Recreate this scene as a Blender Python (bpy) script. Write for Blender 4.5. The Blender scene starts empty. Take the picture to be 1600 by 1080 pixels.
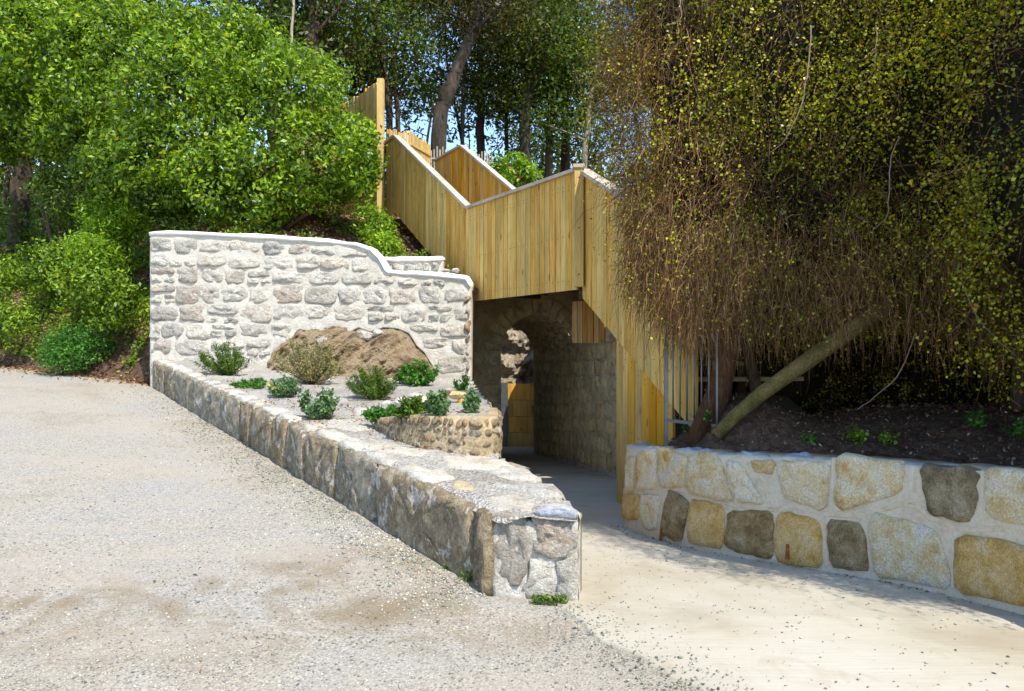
import bpy, bmesh, math, random
import numpy as np
from mathutils import Vector, noise

# ---------------------------------------------------------------- camera, sky, sun
SC = bpy.context.scene
COL = SC.collection
EYE = 1.6
F = 1200.0
def P(px, py, Y):
    """a point of the place, from where it shows in the photograph and its distance"""
    return Vector(((px-800)/F*Y, Y, EYE+(540-py)/F*Y))

cam = bpy.data.objects.new('camera', bpy.data.cameras.new('camera'))
COL.objects.link(cam)
cam.location = (0, 0, EYE)
cam.rotation_euler = (math.radians(90), 0, 0)
cam.data.sensor_width = 36
cam.data.lens = 27
cam.data.clip_start = 0.05
cam.data.clip_end = 1500
SC.camera = cam

SUN_ELEV = math.radians(54)
SUN_XY = Vector((0.55, -0.835)).normalized()          # horizontally towards the sun
world = bpy.data.worlds.new('World')
SC.world = world
world.use_nodes = True
wn = world.node_tree.nodes; wl = world.node_tree.links
wn.clear()
sky = wn.new('ShaderNodeTexSky'); sky.sky_type = 'NISHITA'
sky.sun_disc = False
sky.sun_elevation = SUN_ELEV
sky.sun_rotation = math.atan2(SUN_XY.x, SUN_XY.y)
sky.altitude = 50; sky.air_density = 1.0; sky.dust_density = 0.4; sky.ozone_density = 3.0
bg = wn.new('ShaderNodeBackground'); bg.inputs['Strength'].default_value = 0.15
wo = wn.new('ShaderNodeOutputWorld')
wl.new(sky.outputs[0], bg.inputs[0]); wl.new(bg.outputs[0], wo.inputs[0])
sl = bpy.data.lights.new('sun', 'SUN'); sl.energy = 3.0; sl.angle = math.radians(0.5)
sl.color = (1.0, 0.94, 0.84)
so = bpy.data.objects.new('sun', sl); COL.objects.link(so)
to_sun = Vector((SUN_XY.x*math.cos(SUN_ELEV), SUN_XY.y*math.cos(SUN_ELEV), math.sin(SUN_ELEV)))
so.rotation_euler = to_sun.to_track_quat('Z', 'Y').to_euler()
so.location = to_sun*40
SC.view_settings.view_transform = 'Standard'
SC.view_settings.look = 'None'
SC.view_settings.gamma = 1
SC.view_settings.exposure = 1.25
SC.cycles.max_bounces = 6
SC.cycles.diffuse_bounces = 4
SC.cycles.transmission_bounces = 2
SC.cycles.glossy_bounces = 2

# ---------------------------------------------------------------- helpers
def sst(a, b, x):
    t = min(1, max(0, (x-a)/(b-a))); return t*t*(3-2*t)
def lerp(a, b, t): return a+(b-a)*t
def interp(x, pts):
    if x <= pts[0][0]: return pts[0][1]
    for (a, ya), (b, yb) in zip(pts, pts[1:]):
        if x <= b: return ya+(yb-ya)*(x-a)/(b-a)
    return pts[-1][1]
def nz(x, y=0, z=0, s=1.0): return noise.noise(Vector((x*s, y*s, z*s)))
def fbm(x, y, z=0, o=4): return noise.fractal(Vector((x, y, z)), 1.0, 2.1, o)

ROOT = {}
def props(o, label=None, cat=None, group=None, kind=None):
    if label: o['label'] = label
    if cat: o['category'] = cat
    if group: o['group'] = group
    if kind: o['kind'] = kind
    return o
def thing(name, label, cat, loc=(0, 0, 0), group=None):
    o = bpy.data.objects.new(name, None); COL.objects.link(o)
    o.location = loc; o.empty_display_size = .2
    ROOT[o] = Vector(loc)
    return props(o, label, cat, group)
def link(name, me, m, parent=None, kind=None, label=None):
    o = bpy.data.objects.new(name, me); COL.objects.link(o)
    if m is not None and not me.materials: me.materials.append(m)
    if parent is not None:
        o.parent = parent
        ROOT[o] = ROOT[parent]
    else: ROOT[o] = Vector((0, 0, 0))
    return props(o, label, None, None, kind)
def mk(name, verts, faces, m, parent=None, smooth=False, kind=None, label=None, origin=None):
    """one mesh object from world-space points; origin = where a top-level mesh stands"""
    off = ROOT[parent] if parent is not None else (Vector(origin) if origin is not None else Vector((0, 0, 0)))
    me = bpy.data.meshes.new(name)
    me.from_pydata([(v[0]-off.x, v[1]-off.y, v[2]-off.z) for v in verts], [], faces)
    if smooth: me.polygons.foreach_set('use_smooth', [True]*len(me.polygons))
    me.update()
    o = link(name, me, m, parent, kind, label)
    if parent is None and origin is not None: o.location = off
    return o
def mk_np(name, V, nper, m, parent=None, kind='stuff', label=None, tri=False):
    """V: (n, nper, 3) separate polygons (quads or tris)"""
    off = ROOT[parent] if parent is not None else Vector((0, 0, 0))
    n = V.shape[0]
    me = bpy.data.meshes.new(name)
    pts = (V.reshape(-1, 3)-np.array(off)).astype(np.float32)
    me.vertices.add(n*nper); me.vertices.foreach_set('co', pts.ravel())
    me.loops.add(n*nper); me.loops.foreach_set('vertex_index', np.arange(n*nper, dtype=np.int32))
    me.polygons.add(n)
    me.polygons.foreach_set('loop_start', np.arange(0, n*nper, nper, dtype=np.int32))
    me.polygons.foreach_set('loop_total', np.full(n, nper, dtype=np.int32))
    me.update(calc_edges=True)
    return link(name, me, m, parent, kind, label)
def mk_idx(name, V, Fc, m, parent=None, kind='stuff', label=None, smooth=False):
    """numpy verts and an (n, k) face index array"""
    off = ROOT[parent] if parent is not None else Vector((0, 0, 0))
    me = bpy.data.meshes.new(name)
    pts = (V-np.array(off)).astype(np.float32)
    me.vertices.add(len(V)); me.vertices.foreach_set('co', pts.ravel())
    n, k = Fc.shape
    me.loops.add(n*k); me.loops.foreach_set('vertex_index', Fc.astype(np.int32).ravel())
    me.polygons.add(n)
    me.polygons.foreach_set('loop_start', np.arange(0, n*k, k, dtype=np.int32))
    me.polygons.foreach_set('loop_total', np.full(n, k, dtype=np.int32))
    if smooth: me.polygons.foreach_set('use_smooth', np.ones(n, dtype=bool))
    me.update(calc_edges=True)
    return link(name, me, m, parent, kind, label)

class MB:
    def __init__(s): s.v = []; s.f = []
    def add(s, vs, fs):
        b = len(s.v); s.v += [tuple(v) for v in vs]; s.f += [tuple(b+i for i in f) for f in fs]
    def prism(s, quad_a, quad_b):
        """two matching 4-point loops joined into a box"""
        s.add(list(quad_a)+list(quad_b), [(3, 2, 1, 0), (4, 5, 6, 7), (0, 1, 5, 4), (1, 2, 6, 5), (2, 3, 7, 6), (3, 0, 4, 7)])
    def beam(s, a, b, w, h, up=Vector((0, 0, 1))):
        a = Vector(a); b = Vector(b); d = (b-a).normalized()
        r = d.cross(up)
        if r.length < 1e-4: r = Vector((1, 0, 0))
        r.normalize(); u = r.cross(d).normalized()
        q = lambda c: [c-r*w/2-u*h/2, c+r*w/2-u*h/2, c+r*w/2+u*h/2, c-r*w/2+u*h/2]
        s.prism(q(a), q(b))
    def tube(s, pts, rad, sides=8, wob=0.0, seed=0):
        base = len(s.v); n = len(pts)
        ref = Vector((0.3, 1, 0.1)).normalized()
        for i, p in enumerate(pts):
            d = (pts[min(i+1, n-1)]-pts[max(i-1, 0)])
            d = d.normalized() if d.length > 1e-6 else Vector((0, 0, 1))
            a = d.cross(ref)
            if a.length < .05: a = d.cross(Vector((1, 0, 0)))
            a.normalize(); b = d.cross(a)
            for k in range(sides):
                t = 2*math.pi*k/sides
                r = rad[i]*(1+wob*nz(k*1.7+seed, i*.6, seed))
                s.v.append(tuple(p+a*math.cos(t)*r+b*math.sin(t)*r))
        for i in range(n-1):
            for k in range(sides):
                k2 = (k+1) % sides
                s.f.append((base+i*sides+k, base+i*sides+k2, base+(i+1)*sides+k2, base+(i+1)*sides+k))
        s.f.append(tuple(base+k for k in range(sides))[::-1])
        s.f.append(tuple(base+(n-1)*sides+k for k in range(sides)))
    def obj(s, name, m, parent=None, smooth=False, kind=None, label=None, origin=None):
        return mk(name, s.v, s.f, m, parent, smooth, kind, label, origin)

# ---------------------------------------------------------------- materials
def new_mat(name):
    m = bpy.data.materials.new(name); m.use_nodes = True
    nt = m.node_tree; nt.nodes.clear()
    return m, nt
def ramp(nt, fac, stops):
    r = nt.nodes.new('ShaderNodeValToRGB')
    e = r.color_ramp.elements
    while len(e) < len(stops): e.new(0.5)
    for el, (p, c) in zip(e, stops):
        el.position = p; el.color = (*c, 1) if len(c) == 3 else c
    nt.links.new(fac, r.inputs[0]); return r.outputs[0]
def noise_n(nt, vec, scale, detail=6, rough=.6, dist=0.0):
    n = nt.nodes.new('ShaderNodeTexNoise')
    n.inputs['Scale'].default_value = scale; n.inputs['Detail'].default_value = detail
    n.inputs['Roughness'].default_value = rough; n.inputs['Distortion'].default_value = dist
    nt.links.new(vec, n.inputs['Vector']); return n.outputs['Fac']
def mixc(nt, a, b, fac, mode='MIX'):
    x = nt.nodes.new('ShaderNodeMix'); x.data_type = 'RGBA'; x.blend_type = mode
    for sock, v in ((x.inputs[0], fac), (x.inputs[6], a), (x.inputs[7], b)):
        if isinstance(v, (int, float)): sock.default_value = v
        elif isinstance(v, tuple): sock.default_value = (*v, 1)
        else: nt.links.new(v, sock)
    return x.outputs[2]
def math_n(nt, op, a, b=0.0, c=0.0, clamp=False):
    x = nt.nodes.new('ShaderNodeMath'); x.operation = op; x.use_clamp = clamp
    for i, v in enumerate((a, b, c)):
        if isinstance(v, (int, float)): x.inputs[i].default_value = v
        else: nt.links.new(v, x.inputs[i])
    return x.outputs[0]
def coords(nt, stretch=(1, 1, 1), shift=True):
    tc = nt.nodes.new('ShaderNodeTexCoord'); mp = nt.nodes.new('ShaderNodeMapping')
    mp.inputs['Scale'].default_value = stretch
    nt.links.new(tc.outputs['Object'], mp.inputs[0])
    if shift:
        oi = nt.nodes.new('ShaderNodeObjectInfo')
        s = math_n(nt, 'MULTIPLY', oi.outputs['Random'], 37.0)
        cb = nt.nodes.new('ShaderNodeCombineXYZ')
        nt.links.new(s, cb.inputs[0]); nt.links.new(s, cb.inputs[2])
        nt.links.new(cb.outputs[0], mp.inputs['Location'])
    return mp.outputs[0]
def obj_var(nt, col, val=.3, hue=.01, sat=.15):
    oi = nt.nodes.new('ShaderNodeObjectInfo')
    h = nt.nodes.new('ShaderNodeHueSaturation')
    r = oi.outputs['Random']
    wn_ = nt.nodes.new('ShaderNodeTexWhiteNoise'); wn_.noise_dimensions = '1D'
    nt.links.new(r, wn_.inputs['W'])
    nt.links.new(math_n(nt, 'MULTIPLY_ADD', r, val, 1-val/2), h.inputs['Value'])
    nt.links.new(math_n(nt, 'MULTIPLY_ADD', wn_.outputs['Value'], sat*2, 1-sat), h.inputs['Saturation'])
    nt.links.new(math_n(nt, 'MULTIPLY_ADD', wn_.outputs['Value'], -hue*2, .5+hue), h.inputs['Hue'])
    nt.links.new(col, h.inputs['Color'])
    return h.outputs[0]
def finish(nt, m, col, rough=.85, bump=None, bs=.5, bd=.02, spec=.3, metal=0.0):
    b = nt.nodes.new('ShaderNodeBsdfPrincipled'); o = nt.nodes.new('ShaderNodeOutputMaterial')
    if isinstance(col, tuple): b.inputs['Base Color'].default_value = (*col, 1)
    else: nt.links.new(col, b.inputs['Base Color'])
    b.inputs['Roughness'].default_value = rough
    b.inputs['Specular IOR Level'].default_value = spec
    b.inputs['Metallic'].default_value = metal
    if bump is not None:
        bn = nt.nodes.new('ShaderNodeBump'); bn.inputs['Strength'].default_value = bs
        bn.inputs['Distance'].default_value = bd
        nt.links.new(bump, bn.inputs['Height']); nt.links.new(bn.outputs[0], b.inputs['Normal'])
    nt.links.new(b.outputs[0], o.inputs[0])
    return m
def stone_mat(name, stops, scale=5, fine=60, speck=.35, bump=.7, bd=.03, val=.35, stretch=(1, 1, 1), dark=(.05, .045, .035), darkamt=.5, sat=.2):
    m, nt = new_mat(name)
    v = coords(nt, stretch)
    a = noise_n(nt, v, scale, 7, .65, .3)
    col = ramp(nt, a, stops)
    f = noise_n(nt, v, fine, 4, .7)
    grain = ramp(nt, f, [(.33, (1-speck,)*3), (.6, (1.08,)*3)])
    col = mixc(nt, col, grain, 1.0, 'MULTIPLY')
    d = noise_n(nt, v, scale*2.6, 6, .75, .6)
    dm = ramp(nt, d, [(.56, (0, 0, 0)), (.68, (darkamt,)*3)])
    col = mixc(nt, col, dark, dm)
    col = obj_var(nt, col, val, .008, sat)
    h = math_n(nt, 'ADD', noise_n(nt, v, scale*4, 8, .72, .4), math_n(nt, 'MULTIPLY', f, .25))
    return finish(nt, m, col, .92, h, bump, bd, .15)
def wood_mat(name, stops, axis=2, val=.35, bump=.3, knots=True, sat=.15):
    m, nt = new_mat(name)
    st = [14, 14, 14]; st[axis] = .7
    v = coords(nt, tuple(st))
    a = noise_n(nt, v, 1.3, 5, .6, .8)
    col = ramp(nt, a, stops)
    f = noise_n(nt, v, 9, 3, .6)
    col = mixc(nt, col, ramp(nt, f, [(.3, (.72,)*3), (.65, (1.08,)*3)]), 1.0, 'MULTIPLY')
    if knots:
        st2 = [6, 6, 6]; st2[axis] = 2.4
        v2 = coords(nt, tuple(st2))
        vo = nt.nodes.new('ShaderNodeTexVoronoi'); vo.inputs['Scale'].default_value = .75
        nt.links.new(v2, vo.inputs['Vector'])
        k = ramp(nt, vo.outputs['Distance'], [(.05, (.75,)*3), (.13, (0, 0, 0))])
        col = mixc(nt, col, (.16, .075, .02), k)
    st3 = [3, 3, 3]; st3[axis] = .8
    w = noise_n(nt, coords(nt, tuple(st3)), 1.0, 3, .5)
    col = mixc(nt, col, ramp(nt, w, [(.35, (.7, .72, .72)), (.6, (1.05,)*3)]), .8, 'MULTIPLY')
    col = obj_var(nt, col, val, .01, sat)
    return finish(nt, m, col, .7, f, bump, .004, .25)
def leaf_mat(name, stops, rough=.45, transl=.35, spec=.3, tcol=(1.5, 1.35, .6)):
    m, nt = new_mat(name)
    g = nt.nodes.new('ShaderNodeNewGeometry')
    col = ramp(nt, g.outputs['Random Per Island'], stops)
    v = coords(nt, (1, 1, 1), False)
    big = noise_n(nt, v, 1.1, 3, .6)
    col = mixc(nt, col, ramp(nt, big, [(.32, (.5, .58, .45)), (.6, (1.15, 1.12, 1.0)), (.7, (1.35, 1.25, 1.0))]), 1.0, 'MULTIPLY')
    b = nt.nodes.new('ShaderNodeBsdfPrincipled'); o = nt.nodes.new('ShaderNodeOutputMaterial')
    nt.links.new(col, b.inputs['Base Color'])
    b.inputs['Roughness'].default_value = rough; b.inputs['Specular IOR Level'].default_value = spec
    t = nt.nodes.new('ShaderNodeBsdfTranslucent')
    tc = mixc(nt, col, tcol, 1.0, 'MULTIPLY')
    nt.links.new(tc, t.inputs[0])
    mx = nt.nodes.new('ShaderNodeMixShader'); mx.inputs[0].default_value = transl
    nt.links.new(b.outputs[0], mx.inputs[1]); nt.links.new(t.outputs[0], mx.inputs[2])
    nt.links.new(mx.outputs[0], o.inputs[0])
    return m
def plain(name, col, rough=.8, spec=.3, metal=0.0, var=.3, scale=8, bump=.3):
    m, nt = new_mat(name)
    v = coords(nt)
    a = noise_n(nt, v, scale, 6, .65)
    c = mixc(nt, col, ramp(nt, a, [(.3, (1-var,)*3), (.7, (1+var,)*3)]), 1.0, 'MULTIPLY')
    return finish(nt, m, c, rough, a, bump, .01, spec, metal)

M = {}
M['granite'] = stone_mat('granite_rubble', [(.28, (.50, .44, .34)), (.45, (.68, .62, .52)), (.6, (.76, .71, .61)), (.74, (.66, .52, .36))], 4.5, 45, .3, 1.0, .09, .22, darkamt=.42)
M['granite_warm'] = stone_mat('granite_warm', [(.3, (.50, .43, .33)), (.5, (.58, .53, .46)), (.7, (.62, .45, .28))], 5, 45, .3, 1.0, .09, .2, darkamt=.4)
M['granite_pink'] = stone_mat('granite_pink', [(.3, (.52, .43, .36)), (.5, (.60, .53, .47)), (.7, (.60, .38, .24))], 5, 45, .3, 1.0, .09, .15, darkamt=.3)
M['granite_grey'] = stone_mat('granite_grey', [(.3, (.40, .37, .31)), (.5, (.56, .53, .46)), (.7, (.48, .42, .33))], 5, 45, .3, 1.0, .09, .2, darkamt=.45)
M['lime_mortar'] = stone_mat('lime_mortar', [(.3, (.44, .40, .33)), (.5, (.55, .51, .43)), (.7, (.60, .56, .48))], 5, 40, .1, .7, .035, .0, darkamt=.12, dark=(.3, .27, .22))
M['lime_cap'] = stone_mat('lime_cap', [(.3, (.70, .69, .66)), (.6, (.80, .79, .76))], 3, 40, .08, .3, .015, .0, darkamt=.06)
M['rusty_stone'] = stone_mat('rusty_stone', [(.3, (.20, .08, .03)), (.45, (.46, .32, .2)), (.6, (.56, .50, .42)), (.72, (.34, .15, .06))], 12, 60, .4, 1.0, .06, .2, darkamt=.6, dark=(.12, .04, .015))
M['block_cream'] = stone_mat('block_cream', [(.30, (.62, .37, .12)), (.42, (.80, .60, .30)), (.55, (.88, .76, .54)), (.7, (.78, .73, .65))], 6, 90, .4, 1.0, .04, .15, darkamt=.3, dark=(.28, .17, .06))
M['block_ochre'] = stone_mat('block_ochre', [(.28, (.46, .26, .06)), (.45, (.68, .43, .14)), (.6, (.78, .58, .28)), (.75, (.60, .47, .29))], 6, 90, .4, 1.0, .04, .15, darkamt=.35, dark=(.1, .06, .02))
M['block_dark'] = stone_mat('block_dark', [(.3, (.20, .15, .075)), (.47, (.38, .28, .14)), (.6, (.54, .42, .24)), (.75, (.66, .56, .40))], 7, 100, .5, 1.0, .05, .15, darkamt=.6, dark=(.06, .05, .035))
M['pointing'] = stone_mat('cream_pointing', [(.3, (.42, .345, .24)), (.5, (.54, .455, .33)), (.7, (.53, .47, .37))], 7, 50, .12, .5, .012, .0, darkamt=.12, dark=(.3, .26, .2))
M['old_stone'] = stone_mat('old_kerb_stone', [(.28, (.74, .68, .57)), (.42, (.52, .43, .29)), (.54, (.30, .24, .15)), (.62, (.76, .70, .60)), (.74, (.48, .40, .28))], 6, 70, .4, 1.0, .07, .2, stretch=(1, 1, .8), dark=(.07, .06, .045), darkamt=.75)
M['old_stone_top'] = stone_mat('kerb_top_stone', [(.3, (.42, .36, .27)), (.5, (.58, .53, .44)), (.7, (.64, .60, .52))], 5, 70, .3, .9, .04, .15, darkamt=.25, dark=(.3, .25, .18))
M['rubble_brown'] = stone_mat('brown_rubble', [(.3, (.26, .17, .09)), (.5, (.42, .30, .18)), (.7, (.5, .4, .27))], 9, 60, .4, 1.0, .05, .35, darkamt=.6)
M['skylit_slate'] = stone_mat('blue_grey_top', [(.3, (.30, .32, .36)), (.6, (.50, .52, .56))], 8, 60, .3, .8, .03, .1, darkamt=.4)  # bluish skylight on the shaded wall coping is put into this colour
M['tunnel_stone'] = stone_mat('tunnel_stone', [(.28, (.22, .18, .10)), (.45, (.48, .38, .22)), (.6, (.64, .51, .31)), (.75, (.48, .42, .31))], 4, 50, .45, .9, .04, .35, darkamt=.5)
M['tunnel_mortar'] = stone_mat('tunnel_mortar', [(.3, (.27, .22, .13)), (.55, (.48, .39, .25)), (.75, (.60, .51, .36))], 2.5, 40, .3, .9, .04, .0, darkamt=.55)
M['rock'] = stone_mat('weathered_rock', [(.30, (.12, .08, .05)), (.42, (.42, .26, .12)), (.55, (.68, .46, .23)), (.68, (.50, .39, .27))], 3.2, 50, .45, 1.0, .2, .1, stretch=(1, 1, 1.6), darkamt=.6, dark=(.05, .045, .04))
M['cliff'] = stone_mat('quarry_rock', [(.28, (.14, .12, .08)), (.45, (.36, .31, .22)), (.6, (.50, .44, .33)), (.75, (.26, .25, .16))], 1.6, 30, .35, 1.0, .15, .1, darkamt=.7, dark=(.04, .045, .02))
WOODS = [(.28, (.46, .235, .05)), (.45, (.64, .37, .085)), (.6, (.72, .46, .13)), (.75, (.60, .36, .09))]
M['board'] = wood_mat('larch_board', WOODS, 2, .24, sat=.08)
M['board_orange'] = wood_mat('larch_board_fresh', [(.28, (.52, .25, .035)), (.5, (.70, .37, .065)), (.72, (.76, .46, .11))], 2, .25)
M['board_shaded'] = wood_mat('shaded_larch_board', [(.28, (.22, .10, .02)), (.5, (.34, .17, .04)), (.72, (.44, .25, .07))], 2, .25)  # larch darkened so the colour carries the shade under the landing
M['post'] = wood_mat('larch_post', [(.3, (.52, .34, .10)), (.5, (.62, .43, .15)), (.7, (.66, .48, .19))], 2, .1)
M['cap'] = wood_mat('weathered_cap', [(.3, (.42, .35, .25)), (.5, (.52, .45, .34)), (.7, (.58, .51, .41))], 1, .15, knots=False)
M['pale_picket'] = wood_mat('grey_paling', [(.3, (.28, .23, .16)), (.6, (.45, .39, .3))], 2, .4, knots=False)
M['tread'] = wood_mat('tread_wood', [(.3, (.30, .22, .12)), (.6, (.44, .34, .2))], 0, .2, knots=False)
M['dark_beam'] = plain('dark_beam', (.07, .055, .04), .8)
M['galv'] = plain('galvanised_steel', (.17, .18, .19), .45, .5, .7, .15)
M['screw'] = plain('screw_steel', (.12, .085, .05), .5, .5, .6)
M['rust'] = plain('rusty_iron', (.22, .07, .025), .9, .2, 0, .5, 30)
M['bark'] = stone_mat('tree_bark', [(.3, (.03, .022, .014)), (.55, (.075, .055, .036)), (.75, (.14, .11, .07))], 6, 50, .4, 1.0, .04, .5, stretch=(1, 1, .2), darkamt=.5, dark=(.02, .018, .012))
M['bark_pale'] = stone_mat('pale_bark', [(.3, (.16, .13, .09)), (.6, (.34, .3, .22))], 5, 50, .4, .8, .02, .3, stretch=(1, 1, .3), darkamt=.4)
M['bark_red'] = stone_mat('reddish_bark', [(.3, (.05, .028, .017)), (.55, (.13, .075, .045)), (.75, (.2, .13, .08))], 5, 60, .4, 1.0, .04, .2, stretch=(1, 1, .2), darkamt=.5)
M['log'] = stone_mat('mossy_log', [(.3, (.13, .12, .025)), (.5, (.25, .19, .055)), (.7, (.34, .23, .09))], 6, 60, .45, 1.0, .05, .0, darkamt=.55, dark=(.10, .12, .02))
M['soil'] = stone_mat('leaf_litter_soil', [(.3, (.06, .035, .022)), (.5, (.13, .075, .045)), (.7, (.24, .15, .09))], 14, 90, .5, 1.0, .03, .0, darkamt=.6, dark=(.03, .02, .012))
M['litter'] = leaf_mat('dead_leaf_litter', [(0, (.10, .045, .025)), (.35, (.20, .10, .05)), (.7, (.36, .2, .1)), (1, (.48, .32, .18))], .7, .1, .2, (1, 1, 1))
M['mulch'] = leaf_mat('bark_mulch', [(0, (.05, .022, .016)), (.5, (.12, .05, .033)), (.85, (.22, .11, .07)), (1, (.45, .38, .32))], .8, .0, .2, (1, 1, 1))
M['shrub_leaf'] = leaf_mat('glossy_shrub_leaf', [(0, (.03, .075, .006)), (.4, (.11, .20, .010)), (.8, (.24, .39, .018)), (.97, (.36, .50, .03)), (1, (.5, .40, .04))], .42, .42, .4)
M['cover_leaf'] = leaf_mat('ground_cover_leaf', [(0, (.05, .12, .01)), (.5, (.15, .26, .018)), (1, (.30, .40, .035))], .45, .3)
M['bright_leaf'] = leaf_mat('bright_young_leaf', [(0, (.07, .17, .010)), (.5, (.17, .31, .018)), (1, (.32, .46, .035))], .4, .4)
M['tree_leaf'] = leaf_mat('oak_leaf', [(0, (.018, .035, .004)), (.5, (.055, .085, .008)), (1, (.15, .17, .015))], .45, .3)
M['tree_leaf_brown'] = leaf_mat('bronze_leaf', [(0, (.03, .03, .008)), (.5, (.085, .078, .018)), (1, (.19, .15, .04))], .5, .3)
M['tree_leaf_green'] = leaf_mat('fresh_tree_leaf', [(0, (.025, .06, .007)), (.6, (.07, .13, .014)), (1, (.15, .22, .03))], .45, .4)
M['vine_leaf'] = leaf_mat('vine_leaf', [(0, (.06, .09, .006)), (.45, (.22, .25, .010)), (.8, (.50, .48, .015)), (.96, (.42, .36, .03)), (1, (.35, .10, .02))], .4, .3)
M['twig'] = leaf_mat('vine_twig', [(0, (.065, .03, .014)), (.5, (.15, .075, .032)), (.85, (.27, .15, .07)), (1, (.46, .32, .2))], .7, .0, .2)
M['pale_twig'] = plain('bleached_twig', (.22, .15, .11), .7)
M['twig_core'] = stone_mat('dark_twig_core', [(.3, (.010, .009, .004)), (.6, (.035, .030, .012)), (.8, (.07, .055, .022))], 12, 60, .6, 1.0, .06, .0, stretch=(1, 1, .2), darkamt=.7, dark=(.008, .006, .003))  # inner twigs as a solid core, near-black for the shaded depth
M['yellow_petal'] = plain('yellow_petal', (.75, .5, .02), .6, .2, 0, .05)
M['pink_petal'] = plain('pink_petal', (.55, .06, .16), .6, .2, 0, .05)
M['herb_dark'] = leaf_mat('rosemary_leaf', [(0, (.03, .09, .012)), (.5, (.07, .16, .02)), (1, (.20, .27, .02))], .5, .3)
M['herb_olive'] = leaf_mat('olive_pink_leaf', [(0, (.12, .16, .05)), (.5, (.24, .25, .10)), (.8, (.38, .33, .18)), (1, (.45, .28, .2))], .5, .3)
M['herb_blue'] = leaf_mat('blue_green_leaf', [(0, (.05, .12, .05)), (.5, (.12, .22, .10)), (1, (.24, .36, .18))], .5, .3)
M['herb_green'] = leaf_mat('plain_green_leaf', [(0, (.03, .12, .015)), (.5, (.07, .21, .03)), (1, (.14, .32, .05))], .4, .35)
M['pebble'] = leaf_mat('gravel_chip', [(0, (.10, .11, .125)), (.25, (.22, .22, .22)), (.55, (.36, .335, .29)), (.85, (.47, .44, .385)), (.95, (.60, .57, .53)), (1, (.30, .17, .09))], .8, .0, .2, (1, 1, 1))

# gravel yard
def gravel_mat():
    m, nt = new_mat('rolled_gravel')
    v = coords(nt, (1, 1, 1), False)
    a = noise_n(nt, v, .55, 6, .6, .5)
    col = ramp(nt, a, [(.33, (.285, .25, .195)), (.48, (.34, .31, .26)), (.62, (.325, .31, .28))])
    vo = nt.nodes.new('ShaderNodeTexVoronoi'); vo.inputs['Scale'].default_value = 95
    nt.links.new(v, vo.inputs['Vector'])
    sp = nt.nodes.new('ShaderNodeSeparateColor'); nt.links.new(vo.outputs['Color'], sp.inputs[0])
    chips = ramp(nt, sp.outputs[0], [(.0, (.45, .47, .51)), (.16, (.80, .80, .81)), (.5, (1, .99, .97)), (.85, (1.16, 1.14, 1.08)), (1, (1.45, 1.42, 1.35))])
    col = mixc(nt, col, chips, .85, 'MULTIPLY')
    # damp, fine brownish patches beside the kerb wall
    d = noise_n(nt, v, 1.15, 6, .68, 1.0)
    tc = nt.nodes.new('ShaderNodeTexCoord'); sx = nt.nodes.new('ShaderNodeSeparateXYZ')
    nt.links.new(tc.outputs['Object'], sx.inputs[0])
    def band(cx, cy, rx, ry):
        gx = math_n(nt, 'DIVIDE', math_n(nt, 'SUBTRACT', sx.outputs[0], cx), rx)
        gy = math_n(nt, 'DIVIDE', math_n(nt, 'SUBTRACT', sx.outputs[1], cy), ry)
        r2 = math_n(nt, 'ADD', math_n(nt, 'MULTIPLY', gx, gx), math_n(nt, 'MULTIPLY', gy, gy))
        return math_n(nt, 'SUBTRACT', 1.0, r2, clamp=True)
    reg = math_n(nt, 'ADD', band(-1.0, 4.8, 1.0, .95), math_n(nt, 'ADD', band(-.35, 4.2, .75, .4), band(-2.3, 4.3, 1.7, .8)), clamp=True)
    msk = math_n(nt, 'MULTIPLY', ramp(nt, d, [(.44, (0, 0, 0)), (.60, (1, 1, 1))]), reg)
    col = mixc(nt, col, (.215, .165, .10), math_n(nt, 'MULTIPLY', msk, .85))
    # tyre-smoothed dusty lane
    d2 = noise_n(nt, coords(nt, (.35, 1.3, 1), False), 1.0, 4, .6, .4)
    col = mixc(nt, col, (.38, .33, .26), ramp(nt, d2, [(.5, (0, 0, 0)), (.62, (.45,)*3)]))
    f = noise_n(nt, v, 130, 3, .7)
    h = math_n(nt, 'ADD', math_n(nt, 'MULTIPLY', vo.outputs['Distance'], .8), f)
    return finish(nt, m, col, .95, h, .55, .012, .1)
M['gravel'] = gravel_mat()
def concrete_mat():
    m, nt = new_mat('brushed_concrete')
    v = coords(nt, (1, 1, 1), False)
    a = noise_n(nt, v, .9, 6, .6, .4)
    col = ramp(nt, a, [(.32, (.33, .285, .205)), (.47, (.41, .375, .295)), (.65, (.45, .42, .345))])
    st = noise_n(nt, v, 2.2, 7, .7, .8)
    col = mixc(nt, col, (.32, .25, .165), ramp(nt, st, [(.54, (0, 0, 0)), (.74, (.6,)*3)]))
    br = noise_n(nt, coords(nt, (2.5, 60, 1), False), 1.0, 4, .7, .1)
    col = mixc(nt, col, ramp(nt, br, [(.3, (.88,)*3), (.6, (1.03,)*3)]), .7, 'MULTIPLY')
    f = noise_n(nt, v, 55, 5, .75)
    col = mixc(nt, col, (.28, .26, .23), ramp(nt, f, [(.70, (0, 0, 0)), (.78, (.8,)*3)]))
    return finish(nt, m, col, .9, math_n(nt, 'ADD', br, f), .35, .008, .2)
M['concrete'] = concrete_mat()

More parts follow.
